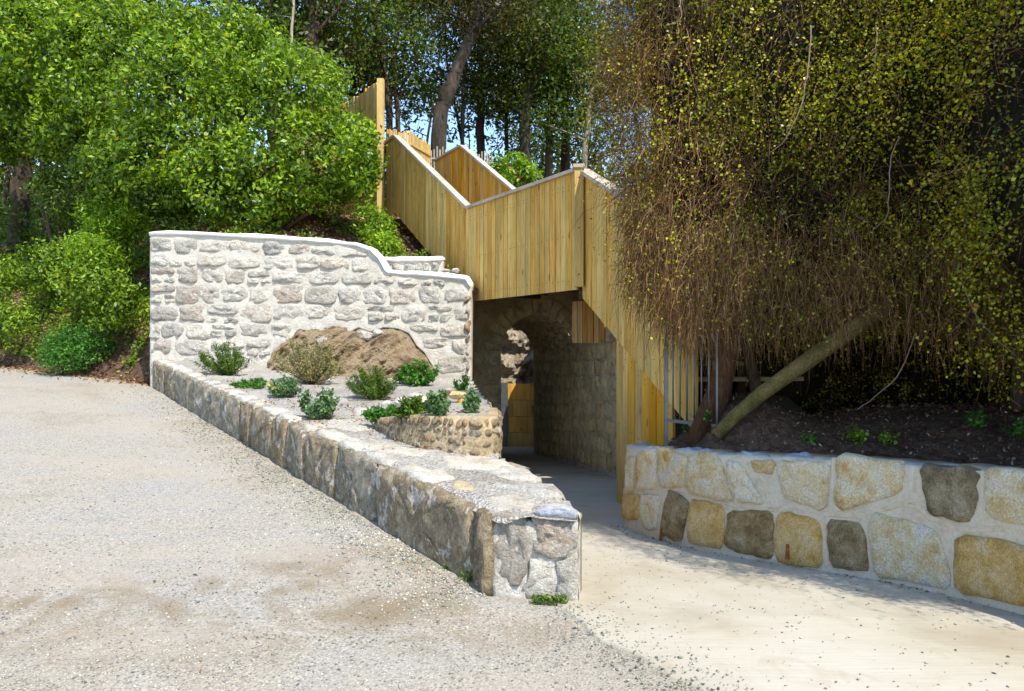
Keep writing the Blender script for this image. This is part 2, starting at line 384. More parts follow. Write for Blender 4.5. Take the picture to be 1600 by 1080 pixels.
# ---------------------------------------------------------------- the lie of the land
WA = Vector((-6.44, 13.8)); WB = Vector((-.138, 4.73))        # kerb wall face, far and near end
WD = (WA-WB).normalized()                                      # along it, away
def G(x, y):                                                   # gravel yard
    x = min(x, .4)
    return EYE-1.52+.0695*(WD.x*(x-WB.x)+WD.y*(y-WB.y))
def ZP(x, y):                                                  # concrete path
    p = EYE-(1.17+.083*max(y, 4.3))
    w = max(sst(-.2, 1.0, x), sst(4.4, 4.8, y))
    return lerp(G(x, y), p, w)
def BED(x, y): return G(x, y)+.5
def wallY(x): return 13.8-.1037*(x+6.5)
def on_surface(px, py, fz, y0=3.0, y1=40.0):
    """first place along a line of sight that meets the surface z = fz(x, y)"""
    yy = y0; k = (px-800)/F; s = (540-py)/F
    while yy < y1:
        if EYE+s*yy <= fz(k*yy, yy): return Vector((k*yy, yy, fz(k*yy, yy)))
        yy += .02
    return Vector((k*y1, y1, fz(k*y1, y1)))

RNG = np.random.default_rng(7)
random.seed(11)

def grid_sheet(name, xs, ys, fz, m, keep=lambda x, y: True, kind='structure', smooth=True):
    V = []; idx = {}
    for j, y in enumerate(ys):
        for i, x in enumerate(xs):
            idx[i, j] = len(V); V.append((x, y, fz(x, y)))
    Fc = []
    for j in range(len(ys)-1):
        for i in range(len(xs)-1):
            cx = (xs[i]+xs[i+1])/2; cy = (ys[j]+ys[j+1])/2
            if keep(cx, cy): Fc.append((idx[i, j], idx[i+1, j], idx[i+1, j+1], idx[i, j+1]))
    return mk(name, V, Fc, m, None, smooth, kind)

def inpoly(x, y, poly):
    c = False; j = len(poly)-1
    for i in range(len(poly)):
        xi, yi = poly[i]; xj, yj = poly[j]
        if (yi > y) != (yj > y) and x < (xj-xi)*(y-yi)/(yj-yi)+xi: c = not c
        j = i
    return c

# gravel yard: fine sheet with gentle unevenness
def zg(x, y):
    und = .012*fbm(x*.8, y*.8, 3)+.006*fbm(x*4, y*4, 7, 2)
    if y > 4.74 and x > -.1: return ZP(x, y)-.05
    z = lerp(G(x, y), ZP(x, y), sst(-.2, .3, x))+und*(1-sst(.2, .6, x))
    e = interp(y, [(-3, 4.0), (1.0, 2.6), (2.6, 1.35), (3.35, .86), (3.8, .62), (4.3, .36), (4.75, .26)])
    return z-.04*sst(.1, .35, x-e)
def side_of_wall(x, y): return (x-WB.x)*WD.y-(y-WB.y)*WD.x      # >0 right of the kerb face
xs = list(np.linspace(-60, -16, 12))+list(np.linspace(-15, 4, 150))+[6, 12, 30]
ys = list(np.linspace(-30, 0, 8))+list(np.linspace(.5, 20, 150))+[22]
grid_sheet('gravel_yard', xs, ys, zg, M['gravel'],
           keep=lambda x, y: (not (y > 4.95 and side_of_wall(x, y) > .3) or y < 4.5) and not (y > 4.9 and x > -.2))

# concrete path: each row starts at the ragged line where it runs out under the gravel
def path_edge(y): return interp(y, [(-3, 4.0), (1.0, 2.6), (2.6, 1.35), (3.35, .86), (3.8, .62), (4.3, .36), (4.75, .26)])+.07*fbm(y*3.1, 5, 1, 4)
V = []; Fc = []
ysp = list(np.linspace(-4, 2.4, 30))+list(np.linspace(2.45, 4.76, 190)); NS = 60
for y in ysp:
    e = path_edge(y)
    for i in range(NS+1):
        t = (i/NS)**1.6; x = lerp(e, 5.0, t)
        z = ZP(x, y)+.008+.004*fbm(x, y, 2)
        if i == 0: z = zg(x, y)-.004
        V.append((x, y, z))
for j in range(len(ysp)-1):
    for i in range(NS): k_ = j*(NS+1)+i; Fc.append((k_, k_+1, k_+NS+2, k_+NS+1))
mk('concrete_path', V, Fc, M['concrete'], None, True, 'structure')
xs = list(np.linspace(-4.5, 3.6, 60)); ys = list(np.linspace(4.75, 27, 120))
grid_sheet('concrete_path', xs, ys, lambda x, y: ZP(x, y)+.008+.004*fbm(x, y, 2), M['concrete'],
           keep=lambda x, y: (side_of_wall(x, y) > .35) if y < 12 else x > -4.4)

# hill: bank on the left, slope behind the granite wall, ground over the tunnel, slope right of the stairs
def HILL(x, y):
    base = .16*fbm(x*.5, y*.5, 5)+.05*fbm(x*2.2, y*2.2, 9)
    far = EYE+3.2+.035*max(0, y-20)
    if x < -6.5:
        toe = 14.35+(-6.5-x)*.45
        d = y-toe
        z = G(x, y)-.03 if d < 0 else min(G(x, toe)-.03+1.02*d, far)
        if d > 0: z = G(x, toe)-.03+3.9*(1-math.exp(-d/2.9))*1.0
        zz = z+base*min(1, max(0, d))
        if x > -7.4:
            wz = HILLB(x, y, base); t = sst(-7.4, -6.5, x)*sst(14.1, 16.0, y)
            zz = lerp(zz, wz, t)
        return zz
    return HILLB(x, y, base)
def HILLB(x, y, base):
    if x < 1.9:
        start = wallY(max(-6.5, min(x, -.7)))+.3
        z0 = EYE+lerp(1.72, .95, sst(-6.5, -.7, x))
        if x > -.7 or y > 15.9:
            pass
        z = min(z0+.40*max(0, y-start), EYE+3.1+.035*max(0, y-20))
        if x > -2.2 and y > 15.5:                               # over the tunnel and the cutting
            z = lerp(z, EYE+1.75-.9*sst(18.6, 20.2, y), sst(-2.2, -.6, x))
            z = lerp(z, EYE+3.1, sst(26, 30, y))
        return z+base*sst(start, start+1, y)
    a = lerp(EYE-1.25, EYE+2.6, sst(8.8, 15.5, y))
    a = lerp(a, EYE+3.1+.035*max(0, y-20), sst(22, 30, y))
    a -= 1.9*(1-sst(2.2, 5.0, x))*sst(17.5, 19, y)*(1-sst(24.5, 27, y))
    return a+base*.6
CUT = [(-3.6, 19.95), (.75, 19.95), (1.1, 21), (1.0, 25.3), (-3.6, 25.3)]
def hill_keep(x, y):
    if x < -6.5: return y > 13.9+(-6.6-x)*.45
    if x < -.7: return y > wallY(x)+.12
    if x < 1.95 and y < 16.1: return False
    if y < 9.3: return False
    return not inpoly(x, y, CUT)
xs = list(np.linspace(-60, -15, 16))+list(np.linspace(-14.4, 9, 118))+list(np.linspace(10, 60, 14))
ys = list(np.linspace(9, 27, 96))+list(np.linspace(28, 120, 24))
grid_sheet('hillside', xs, ys, HILL, M['soil'], keep=hill_keep)

# ---------------------------------------------------------------- stones
def stone_mesh(outline, mapf, bulge, seed, rough=.35, rings=((1.0, -.6), (.975, .45), (.90, .85), (.70, 1.0), (.42, 1.0), (.2, 1.0))):
    """a hewn block face. outline: (u, v) loop; mapf(u, v, w) -> world. returns verts, faces"""
    n = len(outline)
    cu = sum(p[0] for p in outline)/n; cv = sum(p[1] for p in outline)/n
    ru = max(abs(p[0]-cu) for p in outline); rv = max(abs(p[1]-cv) for p in outline)
    Rs = random.Random(seed*13+5)
    tilt = [(Rs.uniform(-1, 1), Rs.uniform(-1, 1), Rs.uniform(.75, 1.25)) for _ in range(4)]
    def face(u, v):
        a_, b_ = (u-cu)/ru, (v-cv)/rv
        f = min(c+rough*1.1*(p*a_+q*b_) for p, q, c in tilt)
        return f+rough*1.3*fbm(u*11+seed*1.7, v*13, seed*.37, 4)+rough*.5*fbm(u*34+seed, v*34, seed, 2)
    V = []; Fc = []
    for k, (s, hgt) in enumerate(rings):
        for i, (u, v) in enumerate(outline):
            uu = cu+(u-cu)*s; vv = cv+(v-cv)*s
            w = bulge*hgt
            if k > 0:
                w = bulge*(hgt-1+face(uu, vv))
                uu += .09*min(ru, rv)*nz(uu*25, vv*25, seed)*(k > 1); vv += .09*min(ru, rv)*nz(vv*25, uu*25, seed+3)*(k > 1)
            V.append(mapf(uu, vv, w))
    V.append(mapf(cu, cv, bulge*face(cu, cv)))
    for k in range(len(rings)-1):
        for i in range(n):
            j = (i+1) % n
            Fc.append((k*n+i, k*n+j, (k+1)*n+j, (k+1)*n+i))
    c = len(V)-1; b = (len(rings)-1)*n
    for i in range(n): Fc.append((b+i, b+(i+1) % n, c))
    out = mapf(cu, cv, bulge+.05)-mapf(cu, cv, bulge)
    nn = (V[b]-V[c]).cross(V[b+n//3]-V[c])
    if nn.dot(out) < 0: Fc = [f[::-1] for f in Fc]
    return V, Fc
def block_outline(x0, x1, y0, y1, rnd, seed, per=4, jit=.12, corners=None):
    """rounded irregular four-sided outline. corners: optional offsets"""
    c = [(x0, y0), (x1, y0), (x1, y1), (x0, y1)]
    w = x1-x0; h = y1-y0; m_ = min(abs(w), abs(h))
    R = random.Random(seed)
    c = [(a+R.uniform(-1, 1)*jit*m_, b+R.uniform(-1, 1)*jit*m_) for a, b in c]
    if corners: c = corners
    out = []
    for i in range(4):
        a = Vector(c[i]); b = Vector(c[(i+1) % 4])
        for k in range(per):
            t = (k+.5)/per
            p = a.lerp(b, t)
            mid = (Vector(c[0])+Vector(c[1])+Vector(c[2])+Vector(c[3]))/4
            e = abs(t-.5)*2
            p = p+(mid-p)*(rnd*e**4*.13)
            p += Vector((R.uniform(-1, 1), R.uniform(-1, 1)))*m_*jit*.35
            out.append((p.x, p.y))
    return out
def add_stone(outline, mapf, bulge, seed, m, parent, rough=.35, name='stone', rings=None):
    V, Fc = stone_mesh(outline, mapf, bulge, seed, rough, rings) if rings else stone_mesh(outline, mapf, bulge, seed, rough)
    return mk(name, V, Fc, m, parent, True)
def boulder(name, c, size, seed, m, parent=None, sub=2, rough=.25, rot=0, flat=.0, label=None):
    bm = bmesh.new(); bmesh.ops.create_icosphere(bm, subdivisions=sub, radius=1)
    R = random.Random(seed); pl = []
    for _ in range(7):
        d = Vector((R.gauss(0, 1), R.gauss(0, 1), R.gauss(0, 1))).normalized(); pl.append((d, R.uniform(.62, .85)))
    V = []; idx = {}
    cr, sr = math.cos(rot), math.sin(rot)
    for v in bm.verts:
        p = v.co.copy()
        for d, k in pl:
            t = p.dot(d)
            if t > k: p -= d*(t-k)
        p *= 1+rough*fbm(p.x*2+seed, p.y*2, p.z*2, 3)
        x, y, z = p.x*size[0], p.y*size[1], p.z*size[2]
        V.append((c[0]+x*cr-y*sr, c[1]+x*sr+y*cr, c[2]+z))
    Fc = [tuple(v.index for v in f.verts) for f in bm.faces]
    bm.free()
    return mk(name, V, Fc, m, parent, False, None, label, None if parent else c)

def solid_grid(name, us, vs, mapf, keep, thick, m, parent, amp=.012, fr=6, seed=0):
    """a wall body: rough front sheet, plain back sheet and the edges that join them"""
    nu, nv = len(us), len(vs); V = []; T = abs(thick)
    val = lambda i, j: vs[j](us[i]) if callable(vs[j]) else vs[j]
    for lay in (0, 1):
        for i in range(nu):
            for j in range(nv):
                v2 = val(i, j)
                V.append(mapf(us[i], v2, amp*fbm(us[i]*fr, v2*fr, seed) if lay == 0 else -T))
    Fc = []; N0 = nu*nv
    for i in range(nu-1):
        for j in range(nv-1):
            q = (i*nv+j, (i+1)*nv+j, (i+1)*nv+j+1, i*nv+j+1)
            Fc.append(q); Fc.append(tuple(N0+k for k in q[::-1]))
    ring = [i*nv for i in range(nu)]+[(nu-1)*nv+j for j in range(1, nv)]+[i*nv+nv-1 for i in range(nu-2, -1, -1)]+[j for j in range(nv-2, 0, -1)]
    for a, b in zip(ring, ring[1:]+ring[:1]): Fc.append((b, a, N0+a, N0+b))
    q = Fc[(nu//2)*(nv-1)*2]
    nn = (V[q[1]]-V[q[0]]).cross(V[q[3]]-V[q[0]]); u0 = us[nu//2]; v0 = val(nu//2, nv//2)
    if nn.dot(mapf(u0, v0, .1)-mapf(u0, v0, 0)) < 0: Fc = [f[::-1] for f in Fc]
    return mk(name, V, Fc, m, parent, True)
def sweep(path, prof, mapf, m, name, parent, smooth=True, amp=.006):
    """path: (u, v) points, prof: (w, h) loop"""
    V = []; n = len(prof)
    for (u, v) in path:
        for (w, h) in prof:
            V.append(mapf(u, v+h+amp*fbm(u*5, w*9, h*9), w+amp*fbm(u*4+5, h*9, w)))
    Fc = []
    for i in range(len(path)-1):
        for k in range(n):
            k2 = (k+1) % n
            Fc.append((i*n+k, i*n+k2, (i+1)*n+k2, (i+1)*n+k))
    Fc.append(tuple(range(n))[::-1]); Fc.append(tuple((len(path)-1)*n+k for k in range(n)))
    return mk(name, V, Fc, m, parent, smooth)

# ---------------------------------------------------------------- granite rubble wall
A3 = Vector((-6.5, 13.8, 0)); B3 = Vector((-.715, 13.2, 0))
UL = (B3-A3).length; UD = (B3-A3).normalized(); UN = Vector((UD.y, -UD.x, 0))
if UN.y > 0: UN = -UN
def wmap(u, v, w): return A3+UD*u+UN*w+Vector((0, 0, v))
def wuv(px, py):
    k = (px-800)/F
    # A3.x+UD.x*u = k*(A3.y+UD.y*u)
    u = (k*A3.y-A3.x)/(UD.x-k*UD.y)
    Y = A3.y+UD.y*u
    return u, EYE+(540-py)/F*Y
top_px = [(235, 366), (262, 363), (400, 370), (500, 376), (556, 382), (580, 390), (592, 402), (602, 421), (606, 425), (700, 431), (728, 434), (735, 446)]
top_uv = [wuv(*p) for p in top_px]
rock_px = [(425, 590), (430, 548), (448, 535), (470, 520), (500, 519), (528, 514), (545, 520), (560, 512), (578, 520), (600, 512), (622, 514), (640, 522), (652, 542), (664, 552), (672, 566), (690, 596), (700, 622), (704, 700)]
rock_uv = [wuv(*p) for p in rock_px]
rub = thing('rubble_wall', 'pale granite rubble wall with white lime capping behind the planted bed', 'wall', (A3+B3)/2+Vector((0, 0, .9)))
def wtop(u): return interp(u, top_uv)
def rtop(u):
    if u < rock_uv[0][0] or u > rock_uv[-1][0]: return -9
    return interp(u, rock_uv)
vbot = EYE-1.0
us = [0+UL*i/130 for i in range(131)]
vsf = [(lambda u, t=j/44: lerp(max(vbot, rtop(u)), wtop(u), t)) for j in range(45)]
solid_grid('mortar', us, vsf, lambda u, v, w: wmap(u, v, w+.009), lambda u, v: True, -.42, M['lime_mortar'], rub, .016, 5, 2)
# courses
row_px = [369, 394, 418, 443, 475, 503, 529, 557, 586, 616, 650]
def row_line(i, x): return row_px[i]+.032*(x-235)*max(0, 1-i/4.0)+4*nz(x*.012, i*3.3)
R = random.Random(5)
left_w = {0: [235, 270, 309, 359, 410, 449, 486], 1: [235, 264, 309, 356, 408], 2: [235, 275, 312, 351, 386, 424, 480], 3: [235, 275, 315, 347, 387, 425], 4: [235, 281, 322, 375, 425], 5: [235, 252, 290, 330, 372, 420], 6: [235, 269, 330, 385, 425]}
ns = 0
for i in range(10):
    x = 235
    seams = list(left_w.get(i, [235]))
    while seams[-1] < 728:
        seams.append(min(736, seams[-1]+R.uniform(26, 54)))
    if seams[-1] - seams[-2] < 14: seams.pop(-2)
    seams[-1] = 735
    for a, b in zip(seams, seams[1:]):
        cx = (a+b)/2
        ya = row_line(i, cx); yb = row_line(i+1, cx)
        subs = [(a, b, ya, yb)]
        if R.random() < .22 and b-a > 36 and i not in (0,):
            ym = lerp(ya, yb, R.uniform(.4, .6)); subs = [(a, b, ya, ym), (a, (a+b)/2, ym, yb), ((a+b)/2, b, ym, yb)]
        for (a2, b2, y0, y1) in subs:
            cx = (a2+b2)/2; cy = (y0+y1)/2
            u0, v0 = wuv(a2+1.0, y1-.8); u1, v1 = wuv(b2-1.0, y0+.8)
            uc = (u0+u1)/2; vc = (v0+v1)/2
            if v1 > wtop(uc)-.03: v1 = wtop(uc)-.05
            if v1 > min(wtop(u0), wtop(u1)) - .04: v1 = min(wtop(u0), wtop(u1))-.05
            if v1-v0 < .09: continue
            if vc < rtop(uc)+.06 and uc > rock_uv[0][0]: continue
            if v0 < max(rtop(u0), rtop(u1), rtop(uc)): 
                v0 = max(rtop(u0), rtop(u1), rtop(uc))+.02
                if v1-v0 < .07: continue
            mt = R.choices(['granite', 'granite_warm', 'granite_pink', 'granite_grey'], [9, 1.3, .35, 2.0])[0]
            if i == 6 and a2 < 260: mt = 'granite_pink'
            add_stone(block_outline(u0, u1, v0, v1, 1.0, ns*7+3, 4, .10), wmap, R.uniform(.034, .05), ns, M[mt], rub, .62)
            ns += 1
# quoin edge with rust stains on the right end
for k, (x0, x1, y0, y1) in enumerate([(725, 735, 462, 478), (727, 735, 480, 497), (724, 735, 500, 522), (728, 735, 524, 545), (726, 735, 548, 562), (729, 735, 565, 584)]):
    u0, v0 = wuv(x0, y1); u1, v1 = wuv(x1, y0)
    add_stone(block_outline(u0, u1, v0, v1, 1, 40+k, 3, .2), wmap, .055, k+50, M['rusty_stone'], rub, .9, 'rust_stained_stone')
# lime capping, following the stepped top
cap_path = []
for a, b in zip(top_uv, top_uv[1:]):
    for t in (0, .25, .5, .75): cap_path.append((lerp(a[0], b[0], t), lerp(a[1], b[1], t)))
cap_path.append(top_uv[-1])
sweep(cap_path, [(.028, -.03), (.036, .0), (.02, .03), (-.03, .045), (-.38, .045), (-.47, 0), (-.47, -.08)], lambda u, v, w: wmap(u, v, w+.016), M['lime_cap'], 'lime_capping', rub, amp=.022)

# lower ledge wall set back behind it
lg = thing('ledge_wall', 'short white-capped rubble ledge stepping down behind the right end of the granite wall', 'wall', P(645, 420, 13.9))
lA = P(594, 430, 13.95); lB = P(691, 430, 13.85)
ldir = (lB-lA); ldir.z = 0; LL = ldir.length; ldir.normalize(); ln = Vector((ldir.y, -ldir.x, 0))
if ln.y > 0: ln = -ln
def lmap(u, v, w): return Vector((lA.x, lA.y, 0))+ldir*u+ln*w+Vector((0, 0, v))
zt = P(640, 405, 13.9).z
solid_grid('mortar', [LL*i/20 for i in range(21)], [zt-.6+.6*j/8 for j in range(9)], lmap, lambda u, v: True, -.3, M['lime_mortar'], lg, .012, 5, 4)
sweep([(LL*i/14, zt) for i in range(15)], [(.04, -.04), (.05, .0), (.02, .045), (-.3, .045), (-.33, -.04)], lmap, M['lime_cap'], 'lime_capping', lg, amp=.012)
u = .02
while u < LL-.1:
    w = R.uniform(.12, .24)
    add_stone(block_outline(u, min(LL-.02, u+w), zt-.24, zt-.06, 1, ns, 3, .12), lmap, .04, ns, M[R.choice(['granite', 'granite_grey'])], lg, .6); ns += 1
    u += w+.02
# last little step of loose stones on top
for k, (x, y, w, h) in enumerate([(697, 423, 14, 7), (711, 423, 14, 8)]):
    c = P(x, y, 13.35)
    boulder('stone', c, (w/2/F*14.5, .13, h/2/F*15), 40+k, M['granite'], lg, 2, .15)

# ---------------------------------------------------------------- rock outcrop under the wall
oc = thing('rock_outcrop', 'brown weathered rock outcrop bulging out under the granite wall', 'rock', P(590, 590, 12.9))
V = []; Fc = []
NU, NV = 150, 60
for i in range(NU+1):
    t = i/NU; u = lerp(rock_uv[0][0]-.05, rock_uv[-1][0]+.1, t)
    top = max(interp(u, rock_uv), vbot)+.06+.05*fbm(u*3.5, 2, 7, 3)
    for j in range(NV+1):
        s = j/NV
        bz = EYE-1.0
        v = lerp(top, bz, s)
        prof = (.05-.24*sst(.38, .5, t)*(1-sst(.86, .93, t)))*max(0, 1-s*6)+1.75*(max(0, s-.03)**.75)*(math.sin(math.pi*min(1, max(0, t*.9+.07)))**.6)
        q1 = u*.8+v*.9; q2 = v*.8-u*.9
        w = prof+.15*fbm(u*2.2+v*1.6, v*3.2-u*1.2, 3, 5)*min(1, s*8)+.13*fbm(q1*2.2, q2*9, 8, 5)-.10*max(0, .25-abs(fbm(q1*1.3, q2*4.2, 12, 3)))*4*min(1, s*6)*.35
        V.append(wmap(u, v, w))
for i in range(NU):
    for j in range(NV):
        Fc.append((i*(NV+1)+j, (i+1)*(NV+1)+j, (i+1)*(NV+1)+j+1, i*(NV+1)+j+1))
mk('rock_face', V, Fc, M['rock'], oc, False)
for k, (x, y, sx_, sy_) in enumerate([(570, 524, .16, .10), (590, 521, .10, .07), (548, 533, .12, .07), (505, 534, .13, .10)]):
    boulder('wedged_stone', P(x, y, 13.05), (sx_, .12, sy_), 60+k, M['granite' if k < 3 else 'granite_grey'], oc, 2, .2)
for k in range(3):
    q = [P(682+k*6, 560+k*14, 13.0), P(694+k*4, 600+k*8, 12.9)]
# ---------------------------------------------------------------- kerb wall and planter
kw = thing('kerb_wall', 'low weathered stone kerb wall running from the path corner back to the rubble wall', 'wall', (WB.x, WB.y, G(WB.x, WB.y)))
KL = (WA-WB).length
KN = Vector((-WD.y, WD.x)); 
if KN.x > 0: KN = -KN
def kmap(u, v, w):                      # u from the near end, v above the gravel, w out to the left
    p = WB+WD*u+KN*w
    return Vector((p.x, p.y, G(WB.x+WD.x*u, WB.y+WD.y*u)+v))
def ku(px):
    k = (px-800)/F
    return (k*WB.y-WB.x)/(WD.x-k*WD.y)
BND = [(.40, 4.66), (.40, 4.9), (.35, 5.16), (.28, 5.5), (.15, 5.8), (.02, 6.15), (-.12, 6.45), (-.17, 6.8), (-.2, 7.6), (-.32, 9.2), (-.5, 11), (-.72, 13.2)]
def KT(u): return .485+.02*fbm(u*1.7, 1, 1, 3)
solid_grid('mortar', [KL*i/150 for i in range(151)], [-.15]+[(lambda u, t=j/10: (KT(u)-.035)*t) for j in range(11)], lambda u, v, w: kmap(u, v, w-.035), lambda u, v: True, -.3, M['old_stone_top'], kw, .012, 5, 3)
kseams = [768, 740, 587, 527, 479, 448, 426, 393, 374, 346, 318, 298, 276, 258, 238]
for k, (a, b) in enumerate(zip(kseams, kseams[1:])):
    u0 = ku(a)+.012; u1 = min(ku(b)-.012, KL)
    n_ = 12 if u1-u0 > .6 else 6
    out = []
    for t in range(n_): out.append((lerp(u0, u1, (t+.3)/(n_-.4)), -.05))
    for t in range(3): out.append((u1+.01*nz(t, k), lerp(.05, .42, t/2)))
    for t in range(n_): uu = lerp(u1, u0, (t+.3)/(n_-.4)); out.append((uu, KT(uu)-.0+.014*nz(uu*9, k)))
    for t in range(3): out.append((u0+.01*nz(t, k+9), lerp(.42, .05, t/2)))
    add_stone(out, kmap, .035, k+11, M['old_stone'], kw, .7, rings=((1.0, -1.3), (.985, .5), (.92, .9), (.7, 1.0), (.4, 1.0), (.15, 1.0)))
# end face blocks
EA = Vector((-.118, 4.74, 0)); EB = Vector((.40, 4.655, 0)); ED = (EB-EA).normalized(); EL = (EB-EA).length
EN = Vector((ED.y, -ED.x, 0))
def emap(u, v, w):
    p = EA+ED*u+EN*w
    return Vector((p.x, p.y, ZP(.2, 4.7)-.0+v))
solid_grid('mortar', [EL*i/24 for i in range(25)], [-.15+.63*j/20 for j in range(21)], lambda u, v, w: emap(u, v, w+.0), lambda u, v: True, -.3, M['old_stone_top'], kw, .03, 7, 3)
def densify(l, k=3):
    o = []
    for a, b in zip(l, l[1:]+l[:1]):
        for t in range(k): o.append((lerp(a[0], b[0], t/k)+.012*nz(a[0]*9+t, b[1]*7), lerp(a[1], b[1], t/k)+.012*nz(a[1]*9, t+b[0]*5)))
    return o
def epx(l): return [((x-768)/135*EL*1.0, (938-y)/F*4.7) for x, y in l]
eb = [([(770, 804), (788, 801), (806, 803), (821, 807), (824, 830), (823, 860), (824, 892), (812, 918), (792, 920), (772, 914), (768, 880), (768, 840)], 'granite_warm', .02),
      ([(830, 806), (850, 808), (876, 812), (902, 808), (904, 830), (902, 852), (884, 868), (858, 872), (836, 866), (829, 840)], 'granite_warm', .024),
      ([(828, 872), (846, 876), (862, 880), (866, 904), (862, 932), (842, 940), (822, 936), (816, 922), (826, 898)], 'old_stone_top', .018),
      ([(870, 876), (888, 870), (903, 858), (904, 890), (903, 920), (898, 942), (882, 944), (868, 938), (869, 905)], 'granite', .02)]
for k, (l, mt, bl) in enumerate(eb): add_stone(densify(epx(l), 2), emap, bl, 80+k, M[mt], kw, 1.1, rings=((1.0, -.8), (.985, .6), (.93, .95), (.75, 1.0), (.5, 1.0), (.25, 1.0)))
add_stone(epx([(836, 797), (855, 791), (885, 791), (902, 797), (903, 808), (880, 812), (850, 809), (835, 806)]), emap, .03, 91, M['skylit_slate'], kw, .5, name='coping_stone')
# moss at the foot of the end face
# bed surface: kerb top, gravel mulch, plateau behind the little rubble edge
RUB = [(-1.55, 8.3), (-1.34, 7.68), (-1.02, 7.05), (-.72, 6.72), (-.45, 6.55), (-.26, 6.5), (-.17, 6.7), (-.2, 7.6), (-.32, 9.2), (-.5, 11), (-.72, 13.3), (-2.5, 13.3)]
def bed_z(x, y):
    z = BED(x, y)-.02
    d = side_of_wall(x, y)
    z += .02*fbm(x*3, y*3, 2, 4)
    if inpoly(x, y, RUB):
        plate = EYE-.62+.02*(y-6.5)*0
        rise = max(0, plate-z)
        z = max(z, z+rise*sst(-1.75, -.65, x))
    return z
planter_poly = [(WB.x+.02, WB.y+.03), (.39, 4.68)]+BND[1:]+[(-.72, 13.35), (-6.45, 13.95), (WA.x+.05, WA.y)]
xs = list(np.arange(-6.6, .46, .055)); ys = list(np.arange(4.6, 13.9, .055))
# triangulated sheet clipped to the outline
V = []; idx = {}; Fc = []
for j, y in enumerate(ys):
    for i, x in enumerate(xs): idx[i, j] = None
def gv(i, j):
    if idx[i, j] is None:
        x, y = xs[i], ys[j]
        d = side_of_wall(x, y)
        if -.09 < d < .03:                        # snap to the kerb's face line
            f = -(d-.012); x += WD.y*f; y += -WD.x*f
        y = max(y, 4.69 - (x+.118)*.164)
        z = bed_z(x, y)+lerp(-.035, .015, sst(0, .12, d))
        idx[i, j] = len(V); V.append((x, y, z))
    return idx[i, j]
for j in range(len(ys)-1):
    for i in range(len(xs)-1):
        cx = xs[i]+.0275; cy = ys[j]+.0275
        if side_of_wall(cx, cy) < -.035: continue
        if cy > wallY(cx)+.06: continue
        bx = interp(cy, [(b, a) for a, b in BND])
        if cx > bx-.01: continue
        Fc.append((gv(i, j), gv(i+1, j), gv(i+1, j+1), gv(i, j+1)))
def bed_mat():
    m, nt = new_mat('planter_gravel')
    v = coords(nt, (1, 1, 1), False)
    a = noise_n(nt, v, 1.3, 6, .65, .5)
    col = ramp(nt, a, [(.35, (.36, .33, .28)), (.5, (.45, .42, .37)), (.65, (.52, .49, .43))])
    vo = nt.nodes.new('ShaderNodeTexVoronoi'); vo.inputs['Scale'].default_value = 55
    nt.links.new(v, vo.inputs['Vector'])
    sp = nt.nodes.new('ShaderNodeSeparateColor'); nt.links.new(vo.outputs['Color'], sp.inputs[0])
    col = mixc(nt, col, ramp(nt, sp.outputs[0], [(0, (.6, .6, .62)), (.4, (.95,)*3), (1, (1.2, 1.17, 1.1))]), .9, 'MULTIPLY')
    h = math_n(nt, 'ADD', vo.outputs['Distance'], noise_n(nt, v, 20, 8, .75))
    return finish(nt, m, col, .95, h, .9, .03, .1)
M['bed'] = bed_mat()
mk('planter_bed', V, Fc, M['bed'], None, True, 'structure')
# stones laid flat along the kerb top near the corner
def tmap(u, v, w): return Vector((u, v, BED(u, v)-.01+w))
tops = [([(-.09, 4.80), (.12, 4.76), (.16, 4.98), (.02, 5.16), (-.18, 5.05)], 'old_stone_top', .02),
        ([(.16, 4.74), (.38, 4.72), (.39, 4.92), (.30, 5.02), (.18, 4.96)], 'old_stone_top', .02),
        ([(.02, 5.28), (.24, 5.12), (.36, 5.18), (.32, 5.42), (.12, 5.52), (-.10, 5.46), (-.16, 5.38)], 'granite', .035),
        ([(-.42, 5.30), (-.2, 5.2), (-.05, 5.3), (-.2, 5.5), (-.42, 5.52)], 'tunnel_mortar', .012),
        ([(-.12, 5.62), (.14, 5.56), (.22, 5.62), (.10, 5.86), (-.1, 5.9), (-.2, 5.78)], 'old_stone_top', .05),
        ([(-.5, 5.95), (-.15, 5.85), (.04, 6.0), (-.05, 6.25), (-.3, 6.4), (-.6, 6.3)], 'old_stone_top', .03),
        ([(-.62, 5.45), (-.40, 5.6), (-.55, 5.85), (-.8, 5.7)], 'old_stone_top', .03),
        ([(-1.2, 6.9), (-.85, 6.6), (-.62, 6.5), (-.75, 6.3), (-1.2, 6.45), (-1.45, 6.8)], 'old_stone_top', .03),
        ([(-1.9, 7.6), (-1.5, 7.3), (-1.35, 7.5), (-1.5, 7.9), (-1.9, 8.0)], 'granite', .035),
        ([(-1.7, 8.3), (-1.35, 8.15), (-1.25, 8.4), (-1.5, 8.65), (-1.8, 8.6)], 'old_stone_top', .06)]
for k, (l, mt, bl) in enumerate(tops): add_stone(densify(l), tmap, bl, 120+k, M[mt], kw, .4, name='coping_stone', rings=((1.0, -.6), (.96, .6), (.85, .95), (.6, 1.0), (.35, 1.0)))
for k in range(18):      # coping stones along the rest of the kerb
    u0 = .95+k*.56+.08*nz(k, 3); u1 = u0+.42+.1*nz(k, 8)
    c = [(WB+WD*uu-KN*ww) for uu, ww in ((u0, .02), (u1, .02), (u1, .2+.08*nz(k, 1)), (u0, .22+.08*nz(k, 2)))]
    add_stone(densify([(p.x, p.y) for p in c], 4), tmap, .028, 140+k, M['old_stone_top'], kw, .6, name='coping_stone', rings=((1.0, -.9), (.95, .5), (.8, .95), (.5, 1.0)))
